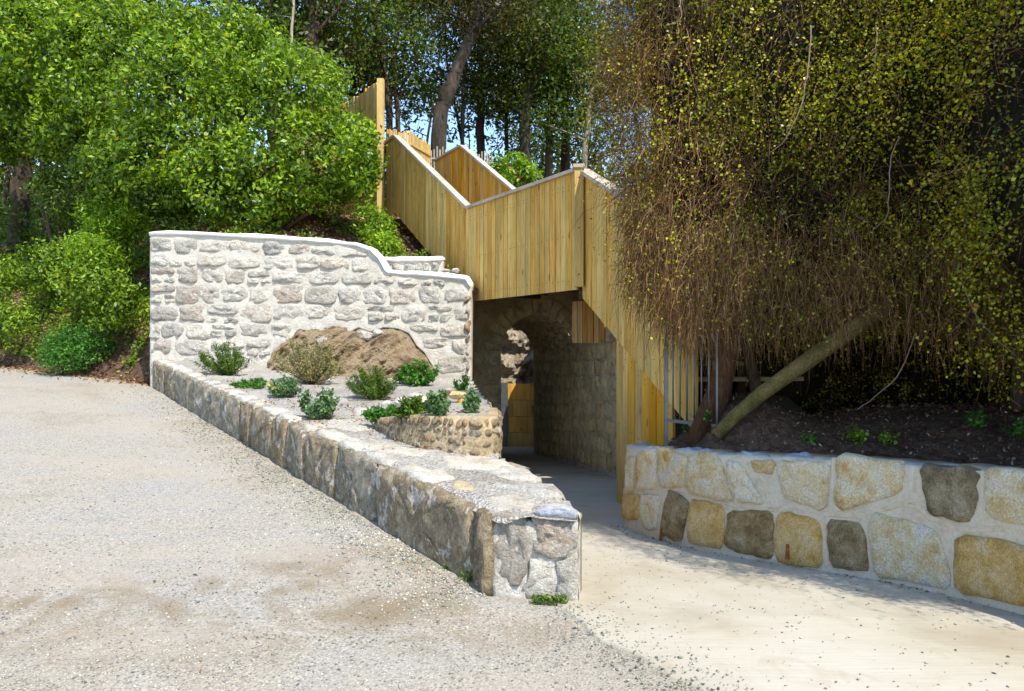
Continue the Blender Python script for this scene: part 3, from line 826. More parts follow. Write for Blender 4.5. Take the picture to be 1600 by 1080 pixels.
# path-side skirt of the planter
V = []; Fc = []
BB = []
for a, b in zip(BND, BND[1:]):
    for t in range(6): BB.append((lerp(a[0], b[0], t/6), lerp(a[1], b[1], t/6)))
for i, (x, y) in enumerate(BB):
    zt_ = bed_z(x-.04, y)+.005
    for j in range(7):
        s = j/6; V.append((x+.03*fbm(y*4, s*5, 4), y, lerp(zt_, ZP(x, y)-.2, s)))
for i in range(len(BB)-1):
    for j in range(6): Fc.append((i*7+j, i*7+j+1, (i+1)*7+j+1, (i+1)*7+j))
pw = thing('planter_wall', 'mortared stone side of the planted bed, dropping to the sunken path', 'wall', (.2, 5.5, ZP(.2, 5.5)))
mk('mortar', V, Fc, M['tunnel_mortar'], pw, True)
k = 0; yy = 4.75
while yy < 12.5:
    h0 = -.02
    wy = R.uniform(.28, .5)
    def smap(u, v, w):
        x = interp(u, [(b, a) for a, b in BND]); return Vector((x+w, u, v))
    zt_ = bed_z(interp(yy+.2, [(b, a) for a, b in BND])-.05, yy+.2)
    zb = ZP(0, yy+.2)
    nr = max(2, int((zt_-zb)/.27))
    for r in range(nr):
        z0 = lerp(zb, zt_, r/nr); z1 = lerp(zb, zt_, (r+1)/nr)
        add_stone(block_outline(yy+.015, yy+wy-.015, z0+.015, z1-.015, 1, 300+k, 3, .1), smap, .04, 300+k, M[R.choice(['granite', 'tunnel_stone', 'block_cream'])], pw, .5); k += 1
    yy += wy
# little rubble edge of the upper bed
rb = thing('rubble_edging', 'curved dry-stone edging of small brown stones holding up the upper bed', 'wall', (-.5, 6.55, BED(-.5, 6.55)))
RC = [(-1.30, 7.6), (-1.02, 7.05), (-.72, 6.72), (-.45, 6.55), (-.27, 6.5), (-.175, 6.62), (-.18, 6.95), (-.2, 7.6)]
RCp = []
for a, b in zip(RC, RC[1:]):
    for t in range(8): RCp.append((lerp(a[0], b[0], t/8), lerp(a[1], b[1], t/8)))
acc = [0]
for a, b in zip(RCp, RCp[1:]): acc.append(acc[-1]+math.dist(a, b))
def rmap(u, v, w):
    x = interp(u, list(zip(acc, [p[0] for p in RCp]))); y = interp(u, list(zip(acc, [p[1] for p in RCp])))
    x2 = interp(u+.05, list(zip(acc, [p[0] for p in RCp]))); y2 = interp(u+.05, list(zip(acc, [p[1] for p in RCp])))
    x1 = interp(u-.05, list(zip(acc, [p[0] for p in RCp]))); y1 = interp(u-.05, list(zip(acc, [p[1] for p in RCp])))
    d = Vector((x2-x1, y2-y1)).normalized(); n = Vector((d.y, -d.x))
    return Vector((x+n.x*w, y+n.y*w, v))
def rz(u):
    p = rmap(u, 0, 0); pin = rmap(u, 0, -.12)
    return BED(p.x, p.y)-.03, bed_z(pin.x, pin.y)+.01
V = []; Fc = []
NN = 60
for i in range(NN+1):
    u = acc[-1]*i/NN; a, b = rz(u)
    for j, (t, w) in enumerate([(0, .03), (.5, .015), (1, .0), (1.02, -.1)]):
        V.append(rmap(u, lerp(a-.15*(j == 0), b, t), w+.055*(j < 3)))
for i in range(NN):
    for j in range(3): Fc.append((i*4+j, (i+1)*4+j, (i+1)*4+j+1, i*4+j+1))
mk('mortar', V, Fc, M['tunnel_mortar'], rb, True)
u = .05; k = 0
while u < acc[-1]-.05:
    a, b = rz(u+.04)
    w = R.uniform(.045, .095)
    nr = max(1, round((b-a)/.085))
    for r in range(nr):
        z0 = lerp(a, b, r/nr); z1 = lerp(a, b, (r+1)/nr)
        if z1-z0 < .03: continue
        add_stone(block_outline(u, u+w-.012, z0+.005, z1-.007, 1, 500+k, 2, .2), lambda a_, b_, c_: rmap(a_, b_, c_+.066), .017, 500+k, M[R.choice(['rubble_brown', 'rubble_brown', 'rubble_brown', 'old_stone'])], rb, 1.1); k += 1
    u += w
# rockery stones on the bed
rk = thing('rockery', 'small stack of upright and flat brown stones behind the herbs in the bed', 'rocks', (-.7, 8.2, bed_z(-.7, 8.2)))
for k, (x, y, w, h, mt) in enumerate([(605, 634, 20, 16, 'old_stone_top'), (628, 628, 26, 14, 'old_stone_top'), (661, 630, 16, 20, 'block_cream'), (677, 628, 14, 14, 'old_stone_top'), (700, 641, 20, 26, 'block_cream'), (720, 638, 17, 32, 'block_ochre'), (733, 640, 9, 28, 'block_cream'), (692, 621, 18, 10, 'block_ochre'), (714, 617, 28, 13, 'block_cream'), (742, 630, 16, 14, 'block_ochre'), (700, 611, 14, 9, 'old_stone_top'), (752, 640, 9, 20, 'block_ochre'), (648, 618, 24, 9, 'old_stone_top')]):
    c = P(x, y, 8.15)
    boulder('stone', c, (w/2/F*8.9, .10, h/2/F*9.2), 160+k, M[mt], rk, 2, .15)

# ---------------------------------------------------------------- right retaining wall
RW0 = [(1.75, 8.95), (1.50, 8.75), (1.31, 8.42), (1.185, 8.0), (1.13, 7.59), (1.30, 6.93), (1.58, 6.32), (2.10, 5.68), (2.56, 5.12), (2.80, 4.62), (2.93, 4.2), (3.10, 3.3), (3.25, 2.2), (3.35, .8), (3.4, -1)]
def catmull(p, n=10):
    o = []
    q = [p[0]]+p+[p[-1]]
    for i in range(1, len(q)-2):
        for t in range(n):
            t /= n
            o.append(tuple(.5*((2*q[i][k])+(-q[i-1][k]+q[i+1][k])*t+(2*q[i-1][k]-5*q[i][k]+4*q[i+1][k]-q[i+2][k])*t*t+(-q[i-1][k]+3*q[i][k]-3*q[i+1][k]+q[i+2][k])*t**3) for k in (0, 1)))
    o.append(p[-1]); return o
RWP = np.array(catmull(RW0))
RWA = np.concatenate([[0], np.cumsum(np.hypot(*np.diff(RWP, axis=0).T))])
def rw_at(u): return float(np.interp(u, RWA, RWP[:, 0])), float(np.interp(u, RWA, RWP[:, 1]))
def rwmap(u, v, w):                      # v above the path, w towards the path
    x, y = rw_at(u); x2, y2 = rw_at(u+.06); x1, y1 = rw_at(u-.06)
    d = Vector((x2-x1, y2-y1)).normalized(); n = Vector((-d.y, d.x))
    if n.x > 0 and n.y > 0: n = -n
    n = Vector((d.y, -d.x))
    w = w-.05*v
    return Vector((x+n.x*w, y+n.y*w, ZP(max(x, 1), y)+v))
# precompute px -> u on the visible stretch
_u = np.linspace(.9, RWA[-1]-2, 900)
_p = np.array([[800+F*rw_at(a)[0]/max(.3, rw_at(a)[1]), rw_at(a)[1]] for a in _u])
i0 = int(np.argmin(_p[:700, 0]))
def rwuv(px, py):
    u = float(np.interp(px, _p[i0:, 0], _u[i0:]))
    x, y = rw_at(u)
    return u, EYE+(540-py)/F*y-ZP(max(x, 1), y)
rw = thing('retaining_wall', 'curved knee-high retaining wall of big tan blocks in raised cream pointing, right of the path', 'wall', (2.1, 5.68, ZP(2.1, 5.68)))
def RT(u): return .80+.022*nz(u*2.1, 4)+.012*nz(u*7, 2)
solid_grid('mortar', [RWA[-1]*i/260 for i in range(261)], [-.15]+[(lambda u, t=j/16: RT(u)*t) for j in range(17)], lambda u, v, w: rwmap(u, v, w+.012), lambda u, v: True, .38, M['pointing'], rw, .006, 5, 9)
rs = [  # (left, top, right, bottom) plus corner drift, material
    ((977, 716), (989, 718), (990, 767), (978, 765), 'block_cream'), ((993, 711), (1022, 709), (1024, 762), (996, 764), 'block_cream'),
    ((1028, 702), (1069, 712), (1070, 760), (1029, 758), 'block_cream'), ((1073, 710), (1118, 714), (1143, 781), (1076, 768), 'block_cream'),
    ((1134, 722), (1160, 732), (1192, 786), (1150, 780), 'block_cream'), ((1172, 719), (1208, 722), (1204, 741), (1180, 738), 'block_ochre'),
    ((1215, 723), (1291, 725), (1285, 794), (1222, 776), 'block_cream'), ((1309, 713), (1406, 727), (1403, 770), (1310, 796), 'block_cream'),
    ((1436, 729), (1521, 738), (1516, 814), (1452, 800), 'block_dark'), ((1540, 733), (1640, 745), (1640, 824), (1544, 806), 'block_cream'),
    ((974, 772), (999, 774), (998, 812), (975, 806), 'block_ochre'), ((1003, 776), (1030, 778), (1027, 828), (1004, 820), 'block_cream'),
    ((1044, 768), (1076, 784), (1066, 842), (1036, 834), 'block_dark'), ((1079, 783), (1131, 794), (1129, 853), (1077, 845), 'block_ochre'),
    ((1141, 799), (1205, 803), (1206, 872), (1136, 852), 'block_dark'), ((1217, 803), (1278, 815), (1284, 884), (1214, 876), 'block_ochre'),
    ((1294, 815), (1346, 820), (1358, 890), (1300, 880), 'block_dark'), ((1362, 806), (1462, 830), (1483, 916), (1372, 895), 'block_cream'),
    ((1499, 840), (1625, 862), (1625, 950), (1501, 920), 'block_ochre')]
for k, (a, b, c, d, mt) in enumerate(rs):
    cs = [rwuv(*q) for q in (d, c, b, a)]
    out = []
    Rk = random.Random(k+70)
    mid = (sum(q[0] for q in cs)/4, sum(q[1] for q in cs)/4)
    for i in range(4):
        p, q = cs[i], cs[(i+1) % 4]
        for t in range(5):
            t = (t+.5)/5; e = abs(t-.5)*2
            x = lerp(p[0], q[0], t); y = lerp(p[1], q[1], t)
            f = .05*e**4-.15
            x += (mid[0]-x)*f; y += (mid[1]-y)*f
            out.append((x+Rk.uniform(-.011, .011), y+Rk.uniform(-.011, .011)))
    add_stone(out, rwmap, .044, 200+k, M[mt], rw, .27, rings=((1.0, -.9), (.985, .6), (.94, .95), (.7, 1.0), (.4, 1.05), (.2, 1.0)))
u = rwuv(1640, 800)[0]+.1; k = 0
while u < RWA[-1]-.4:
    w = R.uniform(.28, .45)
    for (v0, v1) in ((.06, .38), (.44, .77)):
        add_stone(block_outline(u, u+w, v0, v1, 1, 700+k, 4, .06), rwmap, .026, 700+k, M[R.choice(['block_cream', 'block_ochre', 'block_dark'])], rw, .5); k += 1
    u += w+.05
u = .15
while u < rwuv(977, 760)[0]-.1:
    for (v0, v1) in ((.06, .38), (.44, .77)):
        add_stone(block_outline(u, u+.26, v0, v1, 1, 760+k, 4, .06), rwmap, .026, 760+k, M[R.choice(['block_cream', 'block_ochre'])], rw, .5); k += 1
    u += .3
# raised ribbon pointing between the courses
def ribbon(l, name='raised_pointing', hw=.015):
    pts = [rwuv(*q) for q in l]
    pts2 = []
    for a, b in zip(pts, pts[1:]):
        for t in range(4): pts2.append((lerp(a[0], b[0], t/4)+.004*nz(a[0]*9, t), lerp(a[1], b[1], t/4)+.004*nz(t, a[0]*8)))
    pts2.append(pts[-1])
    V = []; Fc = []
    for i, (u_, v_) in enumerate(pts2):
        a = pts2[max(0, i-1)]; b = pts2[min(len(pts2)-1, i+1)]
        d = Vector((b[0]-a[0], b[1]-a[1])).normalized(); n = Vector((-d.y, d.x))
        for (o, w) in ((-hw*1.9, .006), (-hw, .016), (hw, .016), (hw*1.9, .006)):
            V.append(rwmap(u_+n.x*o, v_+n.y*o, w))
    for i in range(len(pts2)-1):
        for j in range(3): Fc.append((i*4+j, i*4+j+1, (i+1)*4+j+1, (i+1)*4+j))
    mk(name, V, Fc, M['pointing'], rw)
ribbon([(976, 768), (1000, 769), (1025, 770), (1045, 764), (1075, 768), (1090, 776), (1125, 783), (1150, 790), (1190, 795), (1215, 797), (1240, 790), (1285, 804), (1310, 804), (1345, 806), (1365, 800), (1405, 788), (1430, 790), (1450, 808), (1490, 824), (1515, 828), (1560, 826), (1620, 838)])
for l in ([(992, 714), (992, 766)], [(1025, 706), (1026, 766)], [(1071, 708), (1073, 768)], [(1125, 716), (1142, 760), (1150, 788)], [(1165, 724), (1195, 755), (1203, 795)], [(1211, 728), (1207, 746)], [(1300, 716), (1297, 800)], [(1421, 730), (1420, 788)], [(1531, 736), (1529, 826)],
          [(1001, 770), (1001, 818)], [(1034, 768), (1031, 830)], [(1077, 778), (1073, 845)], [(1134, 790), (1132, 855)], [(1211, 800), (1210, 878)], [(1286, 806), (1292, 885)], [(1350, 808), (1364, 893)], [(1490, 828), (1491, 918)]):
    ribbon(l, hw=.012)
# coping slabs on top, blue of skylit shade painted in, half buried in mulch
u = .3; k = 0
while u < RWA[-1]-.6:
    w = R.uniform(.3, .6); dp = R.uniform(.10, .26)
    o = [(u+.02, -.035), (u+w*.5, -.04+.01*nz(k, 1)), (u+w-.02, -.035), (u+w-.05, -dp*.7), (u+w*.55, -dp), (u+.05, -dp*.8)]
    def ctop(a, b, w_): return rwmap(a, RT(a)-.008+w_, b)
    add_stone(densify(o, 3), ctop, .022, 800+k, M['skylit_slate'], rw, .7, name='coping_stone', rings=((1.0, -.6), (.97, .5), (.85, .95), (.5, 1.0)))
    u += w; k += 1
# rusty iron pins at the wall foot
for px, py in ((1038, 835), (1234, 862)):
    a, b = rwuv(px, py); mb = MB(); mb.beam(rwmap(a, b-.05, .04), rwmap(a, b+.06, .03), .025, .02); mb.obj('iron_pin', M['rust'], rw)

# soil bed on top of it
def soil_z(x, y):
    b = ZP(max(x, 1), y)+.74
    # distance behind the wall face
    d = float(np.min(np.hypot(RWP[:, 0]-x, RWP[:, 1]-y)))
    b += .36*sst(.12, .6, d)*math.exp(-((x-2.1)/.5)**2-((y-7.2)/.65)**2)
    return b+.30*sst(.2, 2.6, d)+.16*sst(.25, .9, d)*sst(5.6, 7.2, y)+.035*fbm(x*2.5, y*2.5, 6)*sst(.1, .5, d)-.02
rw_poly = [tuple(p) for p in RWP]+[(30, -1), (30, 10.5), (1.9, 10.5), (1.85, 9.0)]
xs = list(np.arange(1.0, 6.5, .08))+[7, 8, 10, 14, 20, 30]; ys = list(np.arange(-1, 10.6, .08))
def soil_keep(x, y):
    if not inpoly(x, y, rw_poly): return False
    return float(np.min(np.hypot(RWP[:, 0]-x, RWP[:, 1]-y))) > .12
def flight_x(y): return 1.03+.2*(11-y)
grid_sheet('soil_bed', xs, ys, soil_z, M['soil'], keep=lambda x, y: soil_keep(x, y) and (y < 8.9 or x > flight_x(y)))

# ---------------------------------------------------------------- tunnel
tn = thing('tunnel', 'dark arched stone tunnel mouth under the timber landing', 'tunnel', (.5, 16, EYE-2.5))
TR = Vector((1.27, 16.0)); AX = Vector((-.69, 3.8)).normalized(); PX = Vector((AX.y, -AX.x))     # PX to the right
TW = 1.52; Lft = TR-PX*TW
def tmapf(u, v, w):      # u from left jamb to the right, v height, w towards the viewer
    p = Lft+PX*u-AX*w; return Vector((p.x, p.y, v))
zs = EYE-.13; rad = TW/2; floor = EYE-3.0
# head wall as mortar sheet with an arched hole
def in_arch(u, v):
    if u < 0 or u > TW: return False
    return v < zs or (u-rad)**2+(v-zs)**2 < rad*rad
arc = [(0, floor)]+[(0, lerp(floor, zs, t/8)) for t in range(1, 8)]+[(rad-rad*math.cos(math.pi*t/24), zs+rad*math.sin(math.pi*t/24)) for t in range(25)]+[(TW, lerp(zs, floor, t/8)) for t in range(1, 9)]
V = []; Fc = []
for (u, v) in arc:
    if v <= zs+1e-6: ou, ov = (-1.1 if u < rad else TW+.35), v
    else:
        t = math.atan2(v-zs, u-rad); k = 1/max(abs(math.cos(t))/1.75, abs(math.sin(t))/1.9)
        ou, ov = rad+math.cos(t)*k, zs+math.sin(t)*k
        ou = max(-1.1, min(TW+.35, ou))
    for s in range(6): V.append(tmapf(lerp(u, ou, s/5), lerp(v, ov, s/5), .02*fbm(u*3+s, v*3, 1)))
for i in range(len(arc)-1):
    for s in range(5): Fc.append((i*6+s, i*6+s+1, (i+1)*6+s+1, (i+1)*6+s))
mk('head_wall', V, Fc, M['tunnel_mortar'], tn, True)
# vault lining
V = []; Fc = []; NA = len(arc); ND = 26
TD = 3.95
for d in range(ND+1):
    for i, (u, v) in enumerate(arc):
        dw = TD*d/ND
        nn = .03*fbm(u*3+i*.3, dw*2.5, v*2, 4)
        uu = rad+(u-rad)*(1+nn); V.append(tmapf(uu, (v-zs)*(1+nn)+zs-.03*dw, -dw))
for d in range(ND):
    for i in range(NA-1): Fc.append((d*NA+i, d*NA+i+1, (d+1)*NA+i+1, (d+1)*NA+i))
mk('vault', V, Fc, M['tunnel_mortar'], tn, True)
# voussoirs
nv = 15
for k in range(nv):
    t0 = math.pi*k/nv+.015; t1 = math.pi*(k+1)/nv-.015
    r0 = rad+.01; r1 = rad+.36+.04*nz(k, 5)
    out = [(rad-math.cos(lerp(t0, t1, s/3))*r0, zs+math.sin(lerp(t0, t1, s/3))*r0) for s in range(4)]
    out += [(rad-math.cos(t1)*lerp(r0, r1, s/3), zs+math.sin(t1)*lerp(r0, r1, s/3)) for s in (1, 2)]
    out += [(rad-math.cos(lerp(t1, t0, s/3))*r1, zs+math.sin(lerp(t1, t0, s/3))*r1) for s in range(4)]
    out += [(rad-math.cos(t0)*lerp(r1, r0, s/3), zs+math.sin(t0)*lerp(r1, r0, s/3)) for s in (1, 2)]
    add_stone(out, tmapf, .05, 900+k, M['tunnel_stone'], tn, .5, name='arch_stone')
# jamb blocks on the left
z = zs; k = 0
while z > EYE-2.6:
    h = R.uniform(.26, .38)
    add_stone(block_outline(-.34+R.uniform(-.06, .06), -.01, z-h+.01, z-.01, 1, 930+k, 4, .06), tmapf, .05, 930+k, M['tunnel_stone'], tn, .5)
    add_stone(block_outline(-.95, -.38, z-h+.01, z-.01, 1, 960+k, 4, .06), tmapf, .04, 960+k, M['tunnel_stone'], tn, .5)
    z -= h; k += 1
mb = MB(); q = [Vector((-1.3, 14.75, EYE+1.16)), Vector((2.6, 14.4, EYE+1.16)), Vector((2.6, 16.6, EYE+1.16)), Vector((-1.3, 16.3, EYE+1.16))]
mb.prism(q, [p+Vector((0, 0, .14)) for p in q]); mb.obj('sun_block_slab', M['tunnel_mortar'], tn)  # slab added out of view to keep sun off the tunnel head
# soffit and side-wall stones inside
def soff(u, v, w):       # u: arc angle (rad units * r), v: depth, w inward
    t = u/rad
    r = rad-w
    p = Lft+PX*(rad-math.cos(t)*r)+AX*v
    return Vector((p.x, p.y, zs+math.sin(t)*r-.03*v))
k = 0
for d in range(7):
    dd = d*.55
    na = 13
    off = .5*(d % 2)
    for a in range(4, na):
        t0 = math.pi*(a+off)/na; t1 = min(math.pi, math.pi*(a+1+off)/na)
        if t1-t0 < .06: continue
        add_stone(block_outline(t0*rad+.012, t1*rad-.012, dd+.015, dd+.535, 1, 1000+k, 3, .07), soff, .03, 1000+k, M['tunnel_stone'], tn, .5); k += 1
def rside(u, v, w):      # u: along the right wall from its near end, v height, w into the passage
    p = TR-AX*5.6+AX*u-PX*w; return Vector((p.x, p.y, v))
# wing wall from the mouth towards the viewer
solid_grid('wing_wall', [5.95*i/42 for i in range(43)], [EYE-3.2+4.5*j/30 for j in range(31)], rside, lambda u, v: True, .4, M['tunnel_mortar'], tn, .04, 3, 6)
z0 = EYE-2.75; r = 0; k = 0
while z0 < EYE+1.0:
    h = .3 if r else .34
    u = 0.05+.2*(r % 2)
    while u < 9.3:
        w = R.uniform(.32, .62)
        zz = z0-.083*(u-5.4)*(1 if r < 6 else .3)
        if z0 < zs-.1 or u+w < 5.6:
            add_stone(block_outline(u, u+w-.03, zz+.015, zz+h-.015, 1, 1100+k, 3, .09), rside, .045 if r == 0 else R.uniform(.012, .03), 1100+k, M['tunnel_stone'] if r else M['granite_grey'], tn, .6); k += 1
        u += w
    z0 += h; r += 1

# cutting beyond the tunnel: rock faces and a timber sleeper wall
ct = thing('rock_cutting', 'sunlit broken rock face seen through the tunnel above the timber wall', 'rock', (-.4, 25.3, EYE-3.2))
V = []; Fc = []
for i in range(70):
    for j in range(50):
        x = lerp(-3.9, 1.8, i/69); z = lerp(EYE-3.4, EYE+2.1, j/49)
        y = 24.75+.55*(j/49)+.55*fbm(x*1.3+z*.9, z*1.6-x*.6, 2, 5)+.12*fbm(x*5+z*6, z*5-x*3, 4, 3)
        V.append((x, y, z))
for i in range(69):
    for j in range(49): Fc.append((i*50+j, (i+1)*50+j, (i+1)*50+j+1, i*50+j+1))
mk('rock_face', V, Fc, M['cliff'], ct, False)
for sx_ in (0, 1):
    V = []; Fc = []
    for i in range(30):
        for j in range(26):
            y = lerp(19.9, 25.6, i/29); z = lerp(EYE-3.3, EYE+(2.15 if sx_ == 0 else .95), j/25)
            x = (-3.55 if sx_ == 0 else 1.0)+.3*fbm(y*1.2, z*1.5, 6+sx_, 4)
            V.append((x, y, z))
    for i in range(29):
        for j in range(25): Fc.append((i*26+j, (i+1)*26+j, (i+1)*26+j+1, i*26+j+1))
    mk('side_rock', V, Fc, M['cliff'], ct, False)
sw = thing('sleeper_wall', 'yellow timber sleeper wall with a grey steel post seen through the tunnel', 'wall', (-.1, 24, EYE-3.17))
zz = EYE-3.22
for k in range(4):
    mb = MB(); mb.beam(Vector((-.12, 24.0+.004*k, zz+.25)), Vector((1.2, 23.8, zz+.25)), .12, .495); mb.obj('sleeper', M['board'], sw)
    zz += .51
mb = MB(); mb.beam(Vector((-.24, 23.95, EYE-3.25)), Vector((-.24, 23.95, zz+.02)), .2, .14, Vector((0, 1, 0))); mb.obj('steel_post', M['galv'], sw)

# ---------------------------------------------------------------- timber staircase
st = thing('timber_staircase', 'larch-clad zigzag staircase bridging over the tunnel mouth', 'staircase', (.96, 11, ZP(1, 11)))
C0 = Vector((-.76, 14.0)); C1 = Vector((.96, 11.0)); D1 = (C0-C1).normalized()      # landing line
zT = EYE+2.535; zB = EYE+.80                                                         # landing top and underside
U1 = Vector((-2.55, 17.0)); U2 = Vector((-2.86, 17.6))
uT = EYE+4.66; uB = EYE+2.93
screws = MB()
def board_panel(p0, p1, t0, t1, b0, b1, n, m, thick=.028, gap=.013, parent=None, nsign=1, scr=True, seed=0, over=0.0):
    parent = parent or st
    p0 = Vector(p0); p1 = Vector(p1); d = (p1-p0); L = d.length; d = d/L
    nr = Vector((d.y, -d.x))*nsign
    Rb = random.Random(seed)
    for k in range(n):
        a = L*k/n+gap/2; b = L*(k+1)/n-gap/2
        off = Rb.uniform(0, .010)
        q = []
        for s in (a, b):
            ta = lerp(t0, t1, s/L); ba = lerp(b0, b1, s/L)
            c = p0+d*s
            for (w, z) in ((off, ba), (off+thick, ba), (off+thick, ta), (off, ta)):
                q.append(Vector((c.x+nr.x*w, c.y+nr.y*w, z)))
        mb = MB(); mb.prism(q[:4], q[4:]); mb.obj('board', m, parent)
        if scr:
            s = (a+b)/2; c = p0+d*s; ta = lerp(t0, t1, s/L); ba = lerp(b0, b1, s/L)
            w = off+thick
            for z in (ta-.16, ta-.22, lerp(ba, ta, .47), ba+.14):
                z += Rb.uniform(-.012, .012)
                if z in (ta-.22,): continue
                pts = [Vector((c.x+nr.x*(w+.003)+d.x*math.cos(t)*.0085, c.y+nr.y*(w+.003)+d.y*math.cos(t)*.0085, z+math.sin(t)*.0085)) for t in [j*math.pi/3 for j in range(6)]]
                pb = [v-Vector((nr.x, nr.y, 0))*.004 for v in pts]
                screws.add(pts+pb, [(0, 1, 2, 3, 4, 5)]+[(j, j+6, (j+1) % 6+6, (j+1) % 6) for j in range(6)])
def cap_rail(a, b, w=.15, h=.05, m=None, lift=.0, side=0.0):
    mb = MB(); mb.beam(a, b, w, h); mb.obj('cap_rail', m or M['cap'], st)
nL = Vector((-D1.y, D1.x)); 
if nL.x > 0: nL = -nL                      # outwards, towards the viewer's left
ns_ = 1 if (Vector(((C1-C0).normalized().y, -(C1-C0).normalized().x)).dot(nL) > 0) else -1
board_panel(C0, C1-D1*(-.0), zT-.05, zT-.05, zB, zB, 24, M['board'], nsign=ns_, seed=1)
# upper flight and its head landing
n2 = 1 if (Vector(((C0-U1).normalized().y, -(C0-U1).normalized().x)).dot(nL) > 0) else -1
board_panel(U1, C0, uT-.05, zT-.05, uB, zB+.02, 26, M['board'], nsign=n2, seed=2)
board_panel(U2, U1, uT-.05, uT-.05, uB+.02, uB, 5, M['board'], nsign=n2, seed=3)
def v3(p, z): return Vector((p.x, p.y, z))
oC = nL*.02
cap_rail(v3(C1+oC, zT-.025), v3(C0+oC, zT-.025))
cap_rail(v3(C0+oC, zT-.028), v3(U1+oC, uT-.025))
cap_rail(v3(U1+oC, uT-.022), v3(U2+oC, uT-.022))
# far parapet of the upper flight
OFF = Vector((1.39, .85))
board_panel(U1+OFF, C0+OFF, uT-.05, zT-.05, uB, zB, 26, M['board_orange'], nsign=n2, seed=4, scr=False)
board_panel(U2+OFF+(U2-U1)*1.4, U1+OFF, uT-.05, uT-.05, uB, uB, 9, M['board_orange'], nsign=n2, seed=5, scr=False)
board_panel(C0+OFF, C1+OFF, zT-.05, zT-.05, zB+.3, zB+.3, 22, M['board_orange'], nsign=n2, seed=6, scr=False)
cap_rail(v3(C0+OFF, zT-.028), v3(U1+OFF, uT-.025)); cap_rail(v3(U1+OFF, uT-.022), v3(U2+OFF+(U2-U1)*1.4, uT-.022))
cap_rail(v3(C1+OFF, zT-.025), v3(C0+OFF, zT-.025))
# post at the landing corner
mb = MB(); pc = P(904, 360, 10.84)
mb.beam(Vector((pc.x, pc.y, P(0, 449, 10.93).z)), Vector((pc.x, pc.y, P(0, 264, 10.93).z)), .12, .12, Vector((0, 1, 0))); mb.obj('post', M['post'], st)
mb = MB(); mb.beam(Vector((pc.x-.08, pc.y, P(0, 263, 10.93).z)), Vector((pc.x+.08, pc.y, P(0, 263, 10.93).z)), .17, .05); mb.obj('post_cap', M['cap'], st)
for z in (P(0, 280, 10.9).z, P(0, 358, 10.9).z, P(0, 430, 10.9).z):
    c = Vector((pc.x, pc.y-.062, z)); pts = [c+Vector((math.cos(t)*.012, 0, math.sin(t)*.012)) for t in [j*math.pi/3 for j in range(6)]]
    screws.add(pts, [(0, 1, 2, 3, 4, 5)])
# flight down beside the path
F0 = Vector((1.035, 10.96)); FD = Vector((.196, -.98)).normalized(); FLN = 3.75; F1 = F0+FD*FLN
fs = .405
ft0 = EYE+2.50; fb0 = EYE+.70
n3 = 1 if (Vector((FD.y, -FD.x)).dot(Vector((-1, 0))) > 0) else -1
board_panel(F0, F1, ft0-.04, ft0-.04-fs*FLN, fb0-.02, fb0-.02-fs*FLN, 17, M['board'], nsign=n3, seed=7)
cap_rail(v3(F0+Vector((-.02, .0)), ft0-.0), v3(F1+Vector((-.02, 0)), ft0-fs*FLN), .17, .05)
# plumb lower infill under that flight
q0 = Vector((1.295, 9.57)); q1 = q0+FD*1.75
s0 = (q0-F0).length
lowz = ZP(1.4, 9.2)-.02
board_panel(q0+Vector((.035, 0)), q1+Vector((.035, 0)), fb0-fs*s0+.06, fb0-fs*(s0+1.75)+.06, lowz, lowz+.1, 8, M['board_orange'], nsign=n3, seed=8)
# far side of the landing hanging lower, seen in the shade
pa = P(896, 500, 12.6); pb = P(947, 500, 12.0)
board_panel(Vector((pa.x, pa.y)), Vector((pb.x, pb.y)), EYE+.72, EYE+.72, P(0, 536, 12.5).z, P(0, 536, 12.5).z, 6, M['board_shaded'], nsign=1 if True else -1, seed=9, scr=False)
# deck, beams, stringers, treads
nR = -nL
deck = MB()
a = v3(C1+nR*.05, zB+.42); b = v3(C0+nR*.05, zB+.42); c = v3(C0+OFF*.97, zB+.42); d = v3(C1+OFF*.97, zB+.42)
deck.prism([a, b, c, d], [p+Vector((0, 0, .05)) for p in (a, b, c, d)]); deck.obj('deck', M['tread'], st)
for t in (.06, .35, .65, .94):
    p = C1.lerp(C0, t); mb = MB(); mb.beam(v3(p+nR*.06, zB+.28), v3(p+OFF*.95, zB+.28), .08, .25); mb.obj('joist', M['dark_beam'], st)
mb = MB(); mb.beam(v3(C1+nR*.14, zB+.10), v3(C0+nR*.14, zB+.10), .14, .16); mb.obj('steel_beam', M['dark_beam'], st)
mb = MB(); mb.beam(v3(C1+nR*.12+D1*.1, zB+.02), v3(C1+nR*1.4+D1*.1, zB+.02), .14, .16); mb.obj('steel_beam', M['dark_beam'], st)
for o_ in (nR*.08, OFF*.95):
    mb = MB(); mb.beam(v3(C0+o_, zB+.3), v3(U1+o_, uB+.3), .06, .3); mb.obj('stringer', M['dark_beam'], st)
for k in range(12):
    t = (k+.5)/12; p = C0.lerp(U1, t); z = lerp(zB+.47, uB+.45, t)
    mb = MB(); mb.beam(v3(p+nR*.06, z), v3(p+OFF*.95, z), .3, .04); mb.obj('tread', M['tread'], st)
FR = Vector((-FD.y, FD.x));
if FR.x < 0: FR = -FR
for k in range(10):
    s = .2+k*.36; p = F0+FD*s; z = fb0+.36-fs*s
    mb = MB(); mb.beam(v3(p+FR*.06, z), v3(p+FR*1.2, z), .3, .04); mb.obj('tread', M['tread'], st)
board_panel(F0+FR*1.3, F0+FD*2.2+FR*1.3, ft0-.04, ft0-.04-fs*2.2, fb0, fb0-fs*2.2, 10, M['board_orange'], nsign=n3, seed=12, scr=False)
